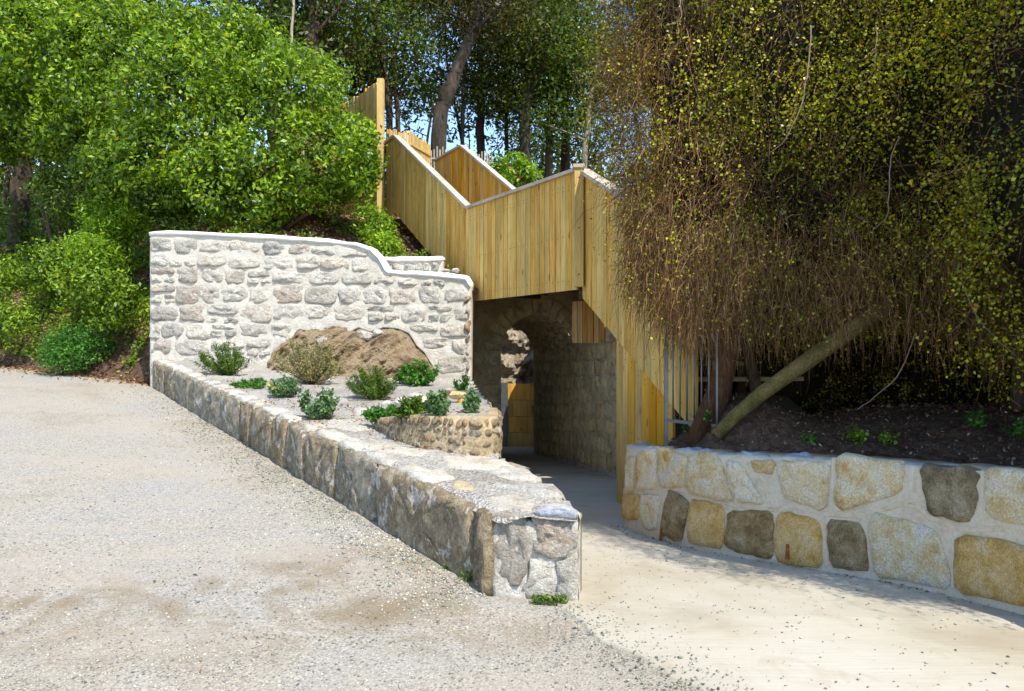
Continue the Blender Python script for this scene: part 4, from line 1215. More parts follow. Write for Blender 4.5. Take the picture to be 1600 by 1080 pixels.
for (pA, pB, zA, zB_) in ((C0, U1, zB+.1, uB+.1), (F0, F1, fb0+.02, fb0+.02-fs*FLN)):
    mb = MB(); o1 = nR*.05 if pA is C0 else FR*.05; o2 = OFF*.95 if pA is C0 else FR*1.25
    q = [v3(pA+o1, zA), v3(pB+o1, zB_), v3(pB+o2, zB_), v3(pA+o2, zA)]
    mb.prism(q, [p+Vector((0, 0, .04)) for p in q]); mb.obj('sun_block_soffit', M['dark_beam'], st)  # closed panel added to stop sunlight falling through the treads
# upper landing deck and support beams over the bank
a, b = U2+nR*.05, U1+nR*.05
mb = MB(); dk = [v3(a, uB+.42), v3(b, uB+.42), v3(U1+OFF*.95, uB+.42), v3(U2+OFF*.95, uB+.42)]
mb.prism(dk, [p+Vector((0, 0, .05)) for p in dk]); mb.obj('deck', M['tread'], st)
for z in (uB-.12, uB-.42):
    mb = MB(); pA = P(600, 333, 17.6); mb.beam(Vector((pA.x, pA.y, z)), Vector((pA.x+1.6, pA.y+.5, z)), .12, .2); mb.obj('bearer', M['dark_beam'], st)
screws.obj('screws', M['screw'], st, kind='stuff')

# ---------------------------------------------------------------- fences
def palings(name, label, cat, pts, n, z0s, z1s, w, m, group=None, jit=.05, thick=.02, rails=True):
    """pts: plan polyline; pickets along it"""
    t = thing(name, label, cat, (pts[0][0], pts[0][1], z0s[0]), group)
    L = [0]
    for a, b in zip(pts, pts[1:]): L.append(L[-1]+math.dist(a, b))
    xi = list(zip(L, [p[0] for p in pts])); yi = list(zip(L, [p[1] for p in pts]))
    z0 = list(zip(L, z0s)); z1 = list(zip(L, z1s))
    for k in range(n):
        s = L[-1]*(k+.5)/n
        x, y = interp(s, xi), interp(s, yi); x2, y2 = interp(s+.05, xi), interp(s+.05, yi)
        d = Vector((x2-x, y2-y, 0)); d = d.normalized() if d.length > 1e-6 else Vector((1, 0, 0))
        nn = Vector((d.y, -d.x, 0))
        zt_ = interp(s, z1)+R.uniform(-jit, jit); zb = interp(s, z0)
        lean = R.uniform(-.03, .03)
        c = Vector((x, y, 0))
        mb = MB()
        qa = [c-d*w/2-nn*thick/2, c+d*w/2-nn*thick/2, c+d*w/2+nn*thick/2, c-d*w/2+nn*thick/2]
        mb.prism([p+Vector((0, 0, zb)) for p in qa], [p*1+d*lean+Vector((0, 0, zt_)) for p in qa])
        mb.obj('picket', m, t)
    if rails:
        for f in (.25, .75):
            mb = MB()
            for i in range(len(pts)-1):
                mb.beam(Vector((*pts[i], lerp(z0s[i], z1s[i], f)))+Vector((.03, .04, 0)), Vector((*pts[i+1], lerp(z0s[i+1], z1s[i+1], f)))+Vector((.03, .04, 0)), .03, .05)
            mb.obj('rail', m, t)
    return t
fa = P(588, 130, 17.6); fb = P(543, 160, 19.6); fc = Vector((fb.x-2.2, fb.y+1.8, fb.z))
tf = palings('tall_fence', 'tall close-boarded timber fence standing up behind the big shrub', 'fence', [(fa.x, fa.y), (fb.x, fb.y), (fc.x, fc.y)], 40, [EYE+2.2]*3, [fa.z, fb.z, fb.z], .115, M['board'], jit=.04, thick=.03)
mb = MB(); pp = P(595, 200, 17.5)
mb.beam(Vector((pp.x, pp.y, P(0, 352, 17.5).z)), Vector((pp.x, pp.y, P(0, 124, 17.5).z)), .15, .15, Vector((0, 1, 0))); mb.obj('post', M['post'], tf)
a, b, c = P(604, 204, 19.6), P(640, 206, 20.6), P(672, 226, 22.5)
palings('paling_fence', 'brown cleft paling fence curving behind the head of the stairs', 'fence', [(a.x, a.y), (b.x, b.y), (c.x, c.y)], 30, [a.z-1.3, b.z-1.3, c.z-1.3], [a.z, b.z, c.z], .06, M['board'])
a, b, c = P(672, 231, 22.6), P(770, 240, 24.5), P(985, 262, 26.5)
palings('paling_fence', 'pale grey split paling fence at the wood edge behind the upper stair parapet', 'fence', [(a.x, a.y), (b.x, b.y)], 24, [a.z-1.2, b.z-1.2], [a.z, b.z], .045, M['pale_picket'], jit=.09)
# steel railing beside the foot of the stairs
rl = thing('steel_railing', 'grey galvanised steel bar railing at the foot of the stairs behind the soil bed', 'railing', P(1040, 662, 7.9))
ra = P(1041, 662, 7.5); rbp = P(1120, 662, 6.95)
zt_ = P(0, 500, 7.3).z
def rp(t, z): return Vector((lerp(ra.x, rbp.x, t), lerp(ra.y, rbp.y, t), z))
for t in (0, 1):
    mb = MB(); mb.beam(rp(t, ra.z-.25), rp(t, zt_+.03), .035-.02*t, .035-.02*t, Vector((0, 1, 0))); mb.obj('post', M['galv'], rl)
for z in (ra.z+.035,):
    mb = MB(); mb.beam(rp(0, z), rp(1, z), .03, .03); mb.obj('rail', M['galv'], rl)
for k in range(1, 7):
    mb = MB(); mb.tube([rp(k/7, ra.z+.04), rp(k/7, zt_)], [.008]*2, 8); mb.obj('bar', M['galv'], rl, True)

# ---------------------------------------------------------------- foliage tools
def unit(a): return a/np.maximum(1e-9, np.linalg.norm(a, axis=-1, keepdims=True))
def leaves(C, size, nrm, bias, rng, aspect=.45, fold=.25, axis_bias=None):
    """one folded quad per centre. C (n,3), size (n,), nrm (n,3) preferred normals"""
    n = len(C)
    N = unit(nrm*bias+rng.normal(size=(n, 3)))
    T = rng.normal(size=(n, 3))
    if axis_bias is not None: T = T*.6+axis_bias
    A = unit(np.cross(N, np.cross(T, N)))
    B = np.cross(N, A)
    s = size[:, None]
    tip = C+A*s*.5; base = C-A*s*.5
    l = C+B*s*aspect*.5+N*s*fold*aspect-A*s*.06; r = C-B*s*aspect*.5+N*s*fold*aspect-A*s*.06
    return np.stack([base, r, tip, l], axis=1)
def blob_shell(rng, ells, n, depth=.3, lump=.25, freq=1.3, seed=0, holes=0.0):
    """points in an outer shell of a union of ellipsoids; returns points, outward normals"""
    E = np.array(ells, float)                  # cx cy cz rx ry rz
    area = E[:, 3]*E[:, 5]+E[:, 4]*E[:, 5]+E[:, 3]*E[:, 4]
    pick = rng.choice(len(E), size=n, p=area/area.sum())
    d = unit(rng.normal(size=(n, 3)))
    ph = rng.uniform(0, 6, (6, 3)); fr = rng.normal(size=(6, 3))*freq*2
    r = 1-np.abs(rng.normal(size=n))*depth
    C = E[pick, :3]+d*E[pick, 3:]
    lum = np.zeros(n)
    for k in range(6): lum += np.sin((C*fr[k]).sum(1)+ph[k, 0])
    r = r*(1+lump*lum/3.5)
    C = E[pick, :3]+d*E[pick, 3:]*np.clip(r, .05, 1.5)[:, None]
    N = unit(d/E[pick, 3:])
    keep = np.ones(n, bool)
    if holes > 0:
        hv = np.zeros(n)
        for k in range(6): hv += np.sin((C*fr[(k+2) % 6]*2.3).sum(1)+ph[k, 1])
        keep &= hv/3.5 > -1.0+holes+rng.normal(size=n)*.25
    for k in range(len(E)):
        q = (((C-E[k, :3])/E[k, 3:])**2).sum(1)
        keep &= ~((q < .45) & (pick != k))
    return C[keep], N[keep]
def sprigs(rng, C, N, k, spread, s0, s1, bias=1.0, aspect=.45, up=.5):
    n = len(C)
    CC = np.repeat(C, k, 0)+rng.normal(size=(n*k, 3))*spread
    NN = np.repeat(N, k, 0)+np.array([0, 0, up])
    s = rng.uniform(s0, s1, n*k)
    return leaves(CC, s, unit(NN), bias, rng, aspect)
def zmin_filter(C, N, f):
    z = np.array([f(a, b) for a, b in C[:, :2]])
    k = C[:, 2] > z
    return C[k], N[k]

# stems for shrubs
def stems(base_pts, tips, r0, seed, sides=5):
    mb = MB(); Rr = random.Random(seed)
    for b, t in zip(base_pts, tips):
        b = Vector(b); t = Vector(t)
        pts = []
        for i in range(6):
            s = i/5
            p = b.lerp(t, s)+Vector((nz(s*3, seed, b.x), nz(s*3, seed+5, b.y), 0))*.25*math.sin(s*3.1)
            pts.append(p)
        mb.tube(pts, [r0*(1-.8*i/5) for i in range(6)], sides)
    return mb

# ---------------------------------------------------------------- big shrub on the left
def ell(px, py, Y, wpx, hpx, dy):
    c = P(px, py, Y); return (c.x, c.y, c.z, wpx/2/F*Y, dy, hpx/2/F*Y)
def build_shrub(name, label, cat, ells, n, k, leafm, s0, s1, seed, base, stem_tips, depth=.2, lump=.27, bias=1.1, aspect=.5, spread=.07, group=None, stem_r=.05, up=.5, holes=.58):
    rng = np.random.default_rng(seed)
    t = thing(name, label, cat, base, group)
    C, N = blob_shell(rng, ells, n, depth, lump, seed=seed, holes=holes)
    mk_np('foliage', sprigs(rng, C, N, k, spread, s0, s1, bias, aspect, up), 4, leafm, t)
    if stem_tips:
        bs = [(base[0]+random.uniform(-.5, .5), base[1]+random.uniform(-.2, .2), base[2]-.1) for _ in stem_tips]
        stems(bs, stem_tips, stem_r, seed).obj('stems', M['bark_red'], t, True)
    return t
big = [ell(300, 200, 16.6, 330, 300, 1.7), ell(430, 200, 16.4, 260, 250, 1.5), ell(500, 255, 15.9, 180, 170, 1.2), ell(390, 290, 15.6, 260, 150, 1.0),
       ell(200, 110, 17.2, 300, 220, 1.6), ell(330, 90, 17.4, 240, 130, 1.4), ell(250, 250, 16.2, 200, 170, 1.2), ell(470, 130, 17.2, 120, 100, 1.0), ell(555, 270, 15.7, 75, 95, .6), ell(540, 215, 16.2, 90, 80, .7)]
bb = (-4.9, 16.0, HILL(-4.9, 16.0))
build_shrub('evergreen_shrub', 'huge sunlit glossy green shrub spreading above the granite wall', 'shrub', big, 20000, 6, M['shrub_leaf'], .07, .15, 21, bb,
            [P(x, y, Y) for x, y, Y in ((300, 200, 16.8), (380, 230, 16.3), (460, 200, 16.2), (520, 260, 15.9), (250, 180, 17), (420, 150, 17), (470, 290, 15.7), (540, 290, 15.8), (350, 120, 17.2))], stem_r=.06)
left = [ell(60, 80, 17.6, 260, 170, 1.5), ell(30, 190, 18.0, 170, 110, 1.2), ell(130, 210, 17.2, 150, 120, 1.1), ell(-40, 130, 17.6, 160, 260, 1.4), ell(120, 20, 18.0, 220, 90, 1.2)]
lb = (-10.2, 17.8, HILL(-10.2, 17.8))
build_shrub('evergreen_shrub', 'glossy green shrub at the far left edge, in front of dark trunks', 'shrub', left, 8000, 6, M['shrub_leaf'], .09, .16, 22, lb,
            [P(x, y, 18.2) for x, y in ((30, 100), (60, 180), (120, 200), (10, 60), (100, 40))])
mid = [ell(170, 260, 17.0, 150, 120, .9), ell(110, 300, 17.2, 110, 90, .8), ell(260, 310, 15.9, 90, 70, .6)]
build_shrub('shaded_shrub', 'darker olive shrub filling the gap below the two big shrubs', 'shrub', mid, 2600, 6, M['tree_leaf_green'], .06, .11, 23, (-8.3, 17.0, HILL(-8.3, 17.0)), [P(170, 260, 17), P(120, 290, 17.1)])
sm = [ell(178, 345, 15.9, 110, 75, .6), ell(155, 400, 15.6, 100, 80, .6), ell(205, 330, 15.8, 60, 50, .4)]
build_shrub('bay_bush', 'bright lance-leaved bush left of the granite wall top', 'bush', sm, 1700, 7, M['bright_leaf'], .08, .14, 24, (-8.2, 15.9, HILL(-8.2, 15.9)), [P(178, 350, 15.9), P(160, 390, 15.6)], aspect=.3, bias=.6, depth=.35, lump=.38)
sm2 = [ell(130, 440, 15.3, 120, 80, .6), ell(180, 470, 15.0, 90, 80, .5)]
build_shrub('bramble_bush', 'bushy green bramble on the bank left of the granite wall', 'bush', sm2, 1200, 7, M['cover_leaf'], .07, .12, 25, (-8.3, 15.3, HILL(-8.3, 15.3)), None, depth=.45, lump=.35)
build_shrub('bramble_bush', 'low bright bramble mound on the bank at the left edge of the picture', 'bush', [ell(30, 430, 16.6, 120, 60, .6), ell(80, 400, 16.8, 90, 50, .5), ell(20, 500, 15.8, 90, 50, .4), ell(-30, 460, 16, 80, 70, .5)], 1400, 7, M['cover_leaf'], .06, .12, 29, (-10.2, 16.6, HILL(-10.2, 16.6)), None, depth=.45, lump=.35)
build_shrub('bramble_bush', 'small trailing bush at the foot of the bank by the gravel edge', 'bush', [ell(118, 540, 15.05, 95, 65, .4), ell(100, 560, 14.95, 70, 40, .4)], 700, 7, M['herb_green'], .04, .08, 26, (-8.7, 15.1, G(-8.7, 15.1)), None, depth=.45, lump=.4)
build_shrub('fern_bush', 'bright yellow-green bush on the bank between big shrub and upper stairs', 'bush', [ell(585, 355, 15.6, 55, 50, .35), ell(598, 385, 15.1, 60, 38, .3), ell(570, 340, 15.8, 40, 40, .3)], 800, 7, M['bright_leaf'], .05, .1, 27, (-2.8, 15.4, HILL(-2.8, 15.4)), None, depth=.35)
rh = build_shrub('rhododendron', 'bright green rhododendron with pink buds behind the stair parapet', 'bush', [ell(800, 262, 17.5, 60, 42, .4), ell(785, 280, 17.4, 50, 40, .4), ell(825, 270, 17.6, 40, 30, .3)], 420, 7, M['bright_leaf'], .09, .16, 28, (.1, 17.5, HILL(.1, 17.5)), [P(800, 270, 17.5), P(820, 280, 17.5)], aspect=.35, up=.9)
for x, y in ((806, 270), (797, 261), (811, 279)):
    c = P(x, y, 17.05); mb = MB()
    for j in range(5):
        t = j*1.256; mb.add([c, c+Vector((math.cos(t)*.03, -.03, math.sin(t)*.03)), c+Vector((math.cos(t+.8)*.03, -.02, math.sin(t+.8)*.03))], [(0, 1, 2)])
    mb.obj('flower_bud', M['pink_petal'], rh)

# ground cover over the left bank and slope (uncountable)
def scatter_on(fz, region, n, rng, lift=.05):
    P_ = []
    while len(P_) < n:
        x = rng.uniform(region[0], region[1]); y = rng.uniform(region[2], region[3])
        r = fz(x, y)
        if r is not None: P_.append((x, y, r+rng.uniform(0, lift)))
    return np.array(P_)
rng = np.random.default_rng(31)
def cover_z(x, y):
    toe = 14.45+(-6.5-x)*.45
    if x > -6.7 or y < toe+.05: return None
    d = fbm(x*.9, y*.9, 12)
    if d < -.25+.5*sst(-8.0, -6.9, x): return None
    return HILL(x, y)+max(0, .22*d)
C = scatter_on(cover_z, (-17, -6.7, 14.4, 21), 9500, rng, .16)
mk_np('ground_cover', sprigs(rng, C, np.tile([-.1, -.6, .8], (len(C), 1)), 5, .06, .05, .10, 1.0, .6), 4, M['cover_leaf'])
def cover_z2(x, y):
    if y < wallY(x)+.5: return None
    if fbm(x*1.1, y*1.1, 22) < .12: return None
    return HILL(x, y)
C = scatter_on(cover_z2, (-6.3, -1.0, 14, 18), 900, rng, .14)
mk_np('ground_cover', sprigs(rng, C, np.tile([0, -.4, .8], (len(C), 1)), 5, .05, .04, .09, 1.0, .6), 4, M['cover_leaf'])
# dead leaves
def litter_z(x, y):
    if x < -6.6 and y < 14.15+(-6.5-x)*.45: return None
    if x > -6.6 and y < wallY(x)+.3: return None
    return HILL(x, y)+.01
C = scatter_on(litter_z, (-14, -.8, 14, 19), 9000, rng, .03)
mk_np('leaf_litter', leaves(C, rng.uniform(.05, .11, len(C)), np.tile([0, 0, 1.], (len(C), 1)), 1.5, rng, .6, .3), 4, M['litter'])
def edge_z(x, y):
    toe = 14.35+(-6.5-x)*.45
    if rng.uniform() > math.exp(-abs(y-toe+.1)*5): return None
    return max(G(x, y), HILL(x, y))+.012
C = scatter_on(edge_z, (-14, -6.5, 13.6, 18), 1500, rng, .01)
mk_np('leaf_litter', leaves(C, rng.uniform(.04, .09, len(C)), np.tile([0, 0, 1.], (len(C), 1)), 2, rng, .6, .2), 4, M['litter'])

# ---------------------------------------------------------------- trees of the wood
def make_tree(label, base, path, r0, crown_n, leafm, seed, barkm='bark', nb=9, spread=2.6, leaf=(.10, .2), clump=.55, lo=.35, name='woodland_tree', group='trees of the wood behind the stairs', wob=.35):
    Rr = random.Random(seed); rng = np.random.default_rng(seed)
    t = thing(name, label, 'tree', base, group)
    base = Vector(base); pts = [base+Vector((0, 0, -.3))]
    for p in path: pts.append(Vector(p))
    # resample
    full = []
    for a, b in zip(pts, pts[1:]):
        for k in range(5): full.append(a.lerp(b, k/5)+Vector((nz(a.x+k*.7, seed), nz(a.y+k*.7, seed+3), 0))*r0*.7)
    full.append(pts[-1])
    n = len(full)
    mb = MB()
    mb.tube(full, [r0*(1.25 if i == 0 else 1)*(1-.75*i/(n-1)) for i in range(n)], 9, .35, seed)
    tips = []
    for b in range(nb):
        s = Rr.uniform(lo, .98); i = min(n-2, int(s*(n-1))); p = full[i]
        ang = Rr.uniform(0, 6.28); L = spread*Rr.uniform(.5, 1.1)*(1.2-s*.5)
        d = Vector((math.cos(ang), math.sin(ang)*.8, Rr.uniform(.15, 1.0))).normalized()
        q = [p]
        for k in range(5):
            d = (d+Vector((Rr.uniform(-1, 1), Rr.uniform(-1, 1), Rr.uniform(-.4, .7)))*wob).normalized()
            q.append(q[-1]+d*L/5)
        rr = r0*(1-.75*s)*.5
        mb.tube(q, [rr*(1-.8*k/5) for k in range(6)], 5)
        tips += q[2:]
        for _ in range(3):
            k = Rr.randint(1, 4); e = q[k]
            d2 = (d+Vector((Rr.uniform(-1, 1), Rr.uniform(-1, 1), Rr.uniform(-.6, .6)))).normalized()
            q2 = [e, e+d2*L*.2+Vector((0, 0, .03)), e+d2*L*.42]
            mb.tube(q2, [rr*.35, rr*.22, .006], 4)
            tips += q2[1:]
    mb.obj('trunk', M[barkm], t, True)
    T = np.array([list(p) for p in tips])
    if crown_n:
        nc = crown_n//7
        C = T[rng.integers(0, len(T), nc)]+rng.normal(size=(nc, 3))*np.array([clump, clump, clump*.6])
        N = unit(rng.normal(size=(nc, 3))*.5+np.array([0, -.3, 1.]))
        mk_np('crown', sprigs(rng, C, N, 7, .16, leaf[0], leaf[1], .8, .55), 4, leafm, t)
    return t
def hb(px, Y):
    x = (px-800)/F*Y; return Vector((x, Y, HILL(x, Y)))
TL = [
 # label, base px, Y, [(px, py)...], r0, leaves, mat, bark, nb, lo
 ('thick dark trunk leaning right above the head of the stairs', 672, 24, [(690, 170), (712, 110), (742, 40), (760, -60), (790, -220)], .30, 9000, 'tree_leaf_brown', 'bark', 10, .55),
 ('stout brown trunk left of the tall fence, forking above the shrub', 488, 23, [(490, 140), (487, 60), (495, -30), (480, -180)], .30, 7000, 'tree_leaf', 'bark_red', 11, .3),
 ('broad dark trunk rising behind the top of the big shrub', 430, 24, [(432, 120), (428, 40), (420, -60), (415, -200)], .36, 6000, 'tree_leaf', 'bark', 9, .4),
 ('dark trunk at the top left of centre, behind the shrub crest', 362, 24, [(362, 100), (358, 20), (352, -60), (350, -200)], .27, 6000, 'tree_leaf', 'bark', 9, .35),
 ('thin pale birch-like stem beside the broad dark trunk', 452, 21, [(452, 150), (456, 60), (460, -20), (462, -150)], .07, 1500, 'tree_leaf_green', 'bark_pale', 5, .6),
 ('slim dark twin stem just right of the tall fence post', 612, 25, [(608, 170), (598, 90), (585, 10), (575, -120)], .12, 3500, 'tree_leaf_green', 'bark', 9, .3),
 ('slim stem crossing the blue sky right of the fence post', 622, 26, [(622, 170), (615, 90), (628, 20), (640, -120)], .10, 3500, 'tree_leaf_green', 'bark', 9, .3),
 ('tall straight mossy trunk behind the stair landing', 822, 28, [(820, 200), (826, 120), (834, 40), (838, -120)], .26, 9000, 'tree_leaf', 'bark', 11, .25),
 ('second mossy trunk to the right of the tall straight one', 858, 29, [(858, 200), (862, 120), (866, 50), (872, -120)], .17, 7000, 'tree_leaf_green', 'bark', 10, .25),
 ('dark trunk standing behind the middle parapet', 752, 30, [(750, 200), (752, 120), (748, 30), (742, -120)], .20, 8000, 'tree_leaf', 'bark', 10, .25),
 ('slender trunk between leaning tree and middle parapet', 722, 28, [(722, 190), (725, 110), (728, 30), (732, -120)], .09, 5000, 'tree_leaf', 'bark', 8, .25),
 ('leafy tree leaning out at the right edge of the wood', 905, 28, [(915, 220), (925, 140), (940, 60), (960, -60)], .13, 10000, 'tree_leaf_green', 'bark_pale', 13, .2),
 ('bronze-leaved tree filling the top above the landing', 880, 31, [(885, 200), (880, 100), (890, 0), (895, -150)], .22, 12000, 'tree_leaf_brown', 'bark', 13, .3),
 ('dark trunk at the far left edge under the canopy', 28, 21, [(30, 300), (32, 200), (28, 100), (20, -60)], .26, 6000, 'tree_leaf', 'bark', 9, .45),
 ('slender dark trunk second from the left edge', 75, 23, [(72, 300), (78, 200), (85, 80), (90, -60)], .13, 6000, 'tree_leaf', 'bark', 9, .45),
 ('many-branched tree behind the top left of the shrub', 250, 24, [(250, 150), (240, 60), (235, -20), (230, -160)], .22, 9000, 'tree_leaf', 'bark', 12, .35),
 ('tree whose leaves close the top left corner', 130, 25, [(130, 200), (120, 60), (110, -40), (100, -200)], .24, 9000, 'tree_leaf_green', 'bark', 12, .35),
 ('twiggy tree in front of the sky between fence and leaning trunk', 545, 27, [(548, 170), (555, 90), (560, 0), (562, -140)], .14, 6000, 'tree_leaf', 'bark', 12, .25),
 ('spindly young tree right of the mossy trunks', 790, 30, [(792, 210), (788, 130), (795, 40), (800, -140)], .10, 7000, 'tree_leaf', 'bark', 10, .2),
]
for k, (lab, px, Y, path, r0, cn, lm, bk, nb, lo) in enumerate(TL):
    make_tree(lab, hb(px, Y), [P(a, b, Y+.25*i) for i, (a, b) in enumerate(path)], r0, int(cn*.95), M[lm], 400+k, bk, nb, 2.4+.06*Y*.3, (.10, .19), .6, lo)
# deeper rows
Rt = random.Random(77)
for k in range(20):
    px = -150+k*68+Rt.uniform(-20, 20); Y = Rt.uniform(31, 44)
    b = hb(px, Y)
    side = 'left' if px < 500 else ('middle' if px < 850 else 'right')
    make_tree('slender dark tree deep in the %s of the wood' % side, b, [(b.x+Rt.uniform(-.5, .5), Y, b.z+4), (b.x+Rt.uniform(-1, 1), Y, b.z+9), (b.x+Rt.uniform(-1.5, 1.5), Y, b.z+14)], Rt.uniform(.1, .24), 2300, M[Rt.choice(['tree_leaf', 'tree_leaf', 'tree_leaf_green', 'tree_leaf_brown'])], 600+k, 'bark', 11, 3.6, (.16, .30), .9, .2, group='dark trees deep in the %s of the wood' % side)
# undergrowth at the wood edge
C = scatter_on(lambda x, y: HILL(x, y) if fbm(x*.5, y*.5, 40) > -.15 and not (x > -2.4 and y < 26) else None, (-22, 9, 19.5, 34), 5200, rng, 1.5)
mk_np('undergrowth', sprigs(rng, C, np.tile([0, -.3, .8], (len(C), 1)), 6, .22, .1, .2, .8, .55), 4, M['tree_leaf_green'])
C = scatter_on(lambda x, y: HILL(x, y), (-40, 40, 44, 60), 5000, rng, 7.0)
mk_np('far_wood', sprigs(rng, C, np.tile([0, -.6, .6], (len(C), 1)), 6, .5, .4, .8, .8, .6), 4, M['tree_leaf'])

# ---------------------------------------------------------------- vine-smothered tree on the right
vt = thing('vine_covered_tree', 'tree smothered in hanging small-leaved wirevine above the right-hand wall', 'tree', (2.6, 8.3, soil_z(2.6, 8.3)))
# core masses (x, y, z, rx, ry, rz) relative to eye
VE = [(2.25, 7.9, 2.3, .95, .9, 2.1), (3.0, 7.6, 2.6, 1.3, 1.4, 2.4), (4.1, 6.9, 2.7, 1.5, 1.6, 2.4), (5.2, 5.8, 2.7, 1.8, 1.7, 2.5), (4.7, 7.6, 3.0, 1.9, 1.8, 2.9), (5.7, 4.4, 2.0, 1.5, 1.6, 2.0), (1.95, 7.75, 1.0, .62, .55, 1.0), (2.7, 7.1, 1.1, .85, .7, 1.05), (6.3, 8.5, 2.6, 2, 2, 3), (5.2, 3.3, 1.8, 1.1, 1.3, 1.6)]
VE += [(4.4, 4.2, 1.6, 1.2, 1.4, 1.7), (4.3, 5.3, 1.5, 1.2, 1.2, 1.7), (3.5, 9.6, .2, 1.6, .8, 1.5), (5.0, 8.9, .2, 1.7, 1.0, 1.5), (6.6, 7.6, .2, 1.8, 1.2, 1.6), (8.5, 6.0, 1.0, 2, 2, 2.6), (3.85, 3.85, 2.8, .85, 1.0, 2.2), (1.75, 7.0, 1.35, .5, .5, 1.0), (1.65, 7.3, 2.6, .5, .6, 1.3), (1.42, 7.5, 3.4, .5, .5, 1.1), (1.38, 7.6, 2.4, .42, .5, 1.0)]
VE = [(a, b, c+EYE, d, e, f) for a, b, c, d, e, f in VE]
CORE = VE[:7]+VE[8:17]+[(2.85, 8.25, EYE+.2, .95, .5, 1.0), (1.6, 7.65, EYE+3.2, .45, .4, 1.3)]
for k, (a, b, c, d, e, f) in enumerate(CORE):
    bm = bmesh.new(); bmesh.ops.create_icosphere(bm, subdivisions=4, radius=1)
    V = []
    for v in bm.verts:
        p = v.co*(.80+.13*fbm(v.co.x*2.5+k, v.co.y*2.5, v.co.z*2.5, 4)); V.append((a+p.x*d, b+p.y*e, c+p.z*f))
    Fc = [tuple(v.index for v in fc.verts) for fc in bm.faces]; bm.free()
    mk('dark_twig_core', V, Fc, M['twig_core'], vt, True, 'stuff')
rng = np.random.default_rng(91)
def strands(rng, S, L, r, segs=7, droop=1.0, wig=.10):
    """thin hanging three-sided stems from start points S"""
    n = len(S); out = []
    pts = [S]
    d = unit(rng.normal(size=(n, 3))*np.array([.6, .6, .3])+np.array([-.15, -.35, .1]))
    for i in range(segs):
        d = unit(d+np.array([0, 0, -1])*droop*.55+rng.normal(size=(n, 3))*wig*3)
        pts.append(pts[-1]+d*(L/segs)[:, None])
    Q = []
    for i in range(segs):
        a, b = pts[i], pts[i+1]
        w = unit(np.cross(b-a, rng.normal(size=(n, 3))*.2+np.array([0, -1., 0])))*(r*(1-.6*i/segs))[:, None]
        w2 = unit(np.cross(b-a, w))*(r*(1-.6*i/segs))[:, None]
        Q.append(np.stack([a-w, a+w, b+w*.8, b-w*.8], 1)); Q.append(np.stack([a-w2, a+w2, b+w2*.8, b-w2*.8], 1))
    return np.concatenate(Q), pts
C, N = blob_shell(rng, VE, 32000, .10, .12)
kf = (C[:, 1] < 10) & (N[:, 1] < .55)
C, N = C[kf], N[kf]
Q, pts = strands(rng, C+N*.02, rng.uniform(.25, .9, len(C)), rng.uniform(.0012, .0032, len(C)), 6, .8)
mk_np('vine_stems', Q, 4, M['twig'], vt)
C2, N2 = blob_shell(rng, VE[17:]+VE[:2]+VE[6:8], 13000, .16, .15)
kf = N2[:, 1] < .4; C2, N2 = C2[kf], N2[kf]
Q, pb = strands(rng, C2, rng.uniform(.2, .7, len(C2)), rng.uniform(.0012, .003, len(C2)), 6, .8)
mk_np('vine_stems', Q, 4, M['twig'], vt)
# leafy outer skin
C3, N3 = blob_shell(rng, VE, 110000, .08, .15)
f3 = C3[:, 0]/C3[:, 1]*F+800
d3 = np.clip(.28+(f3-1040)/300, .14, 1.0)*(1+.9*(f3 > 1430))+.25*(C3[:, 2] > EYE+2.6)*np.clip(.75+(C3[:, 2]-EYE)/2.2, .2, 1.0)
n3_ = np.array([fbm(a*1.5, b*1.5, c*1.5, 3) for a, b, c in C3])
kf = (N3[:, 1] < .45) & (rng.uniform(size=len(C3)) < d3*np.clip(.62+n3_*2.8, .08, 1.5))
C3, N3 = C3[kf]+N3[kf]*rng.uniform(-.02, .10, (kf.sum(), 1))+N3[kf]*np.clip(n3_[kf]*.45, 0, .3)[:, None], N3[kf]
mk_np('foliage', sprigs(rng, C3, N3, 7, .06, .015, .038, .8, .8, .6), 4, M['vine_leaf'], vt)
print('skin leaves', len(C3)*5)
# leaves along strands, denser to the right and up
allp = np.concatenate([p for p in pts[1:]])
fx = allp[:, 0]/allp[:, 1]*F+800
den = 1.3*np.clip(.3+(fx-1020)/380, .14, 1.0)*np.clip(.6+(allp[:, 2]-EYE)/2.0, .16, 1.0)
nse = np.array([fbm(a*1.4, b*1.4, c*1.4, 3) for a, b, c in allp])
den = den*np.clip(.55+nse*1.3, .08, 1.2)
kk = rng.uniform(size=len(allp)) < den
LC = np.repeat(allp[kk], 4, 0); LC = LC+rng.normal(size=LC.shape)*.045
mk_np('foliage', leaves(LC, rng.uniform(.014, .034, len(LC)), np.tile([-.1, -.5, .8], (len(LC), 1)), .9, rng, .8, .15), 4, M['vine_leaf'], vt)
print('vine leaves', len(LC), 'strands', len(C))
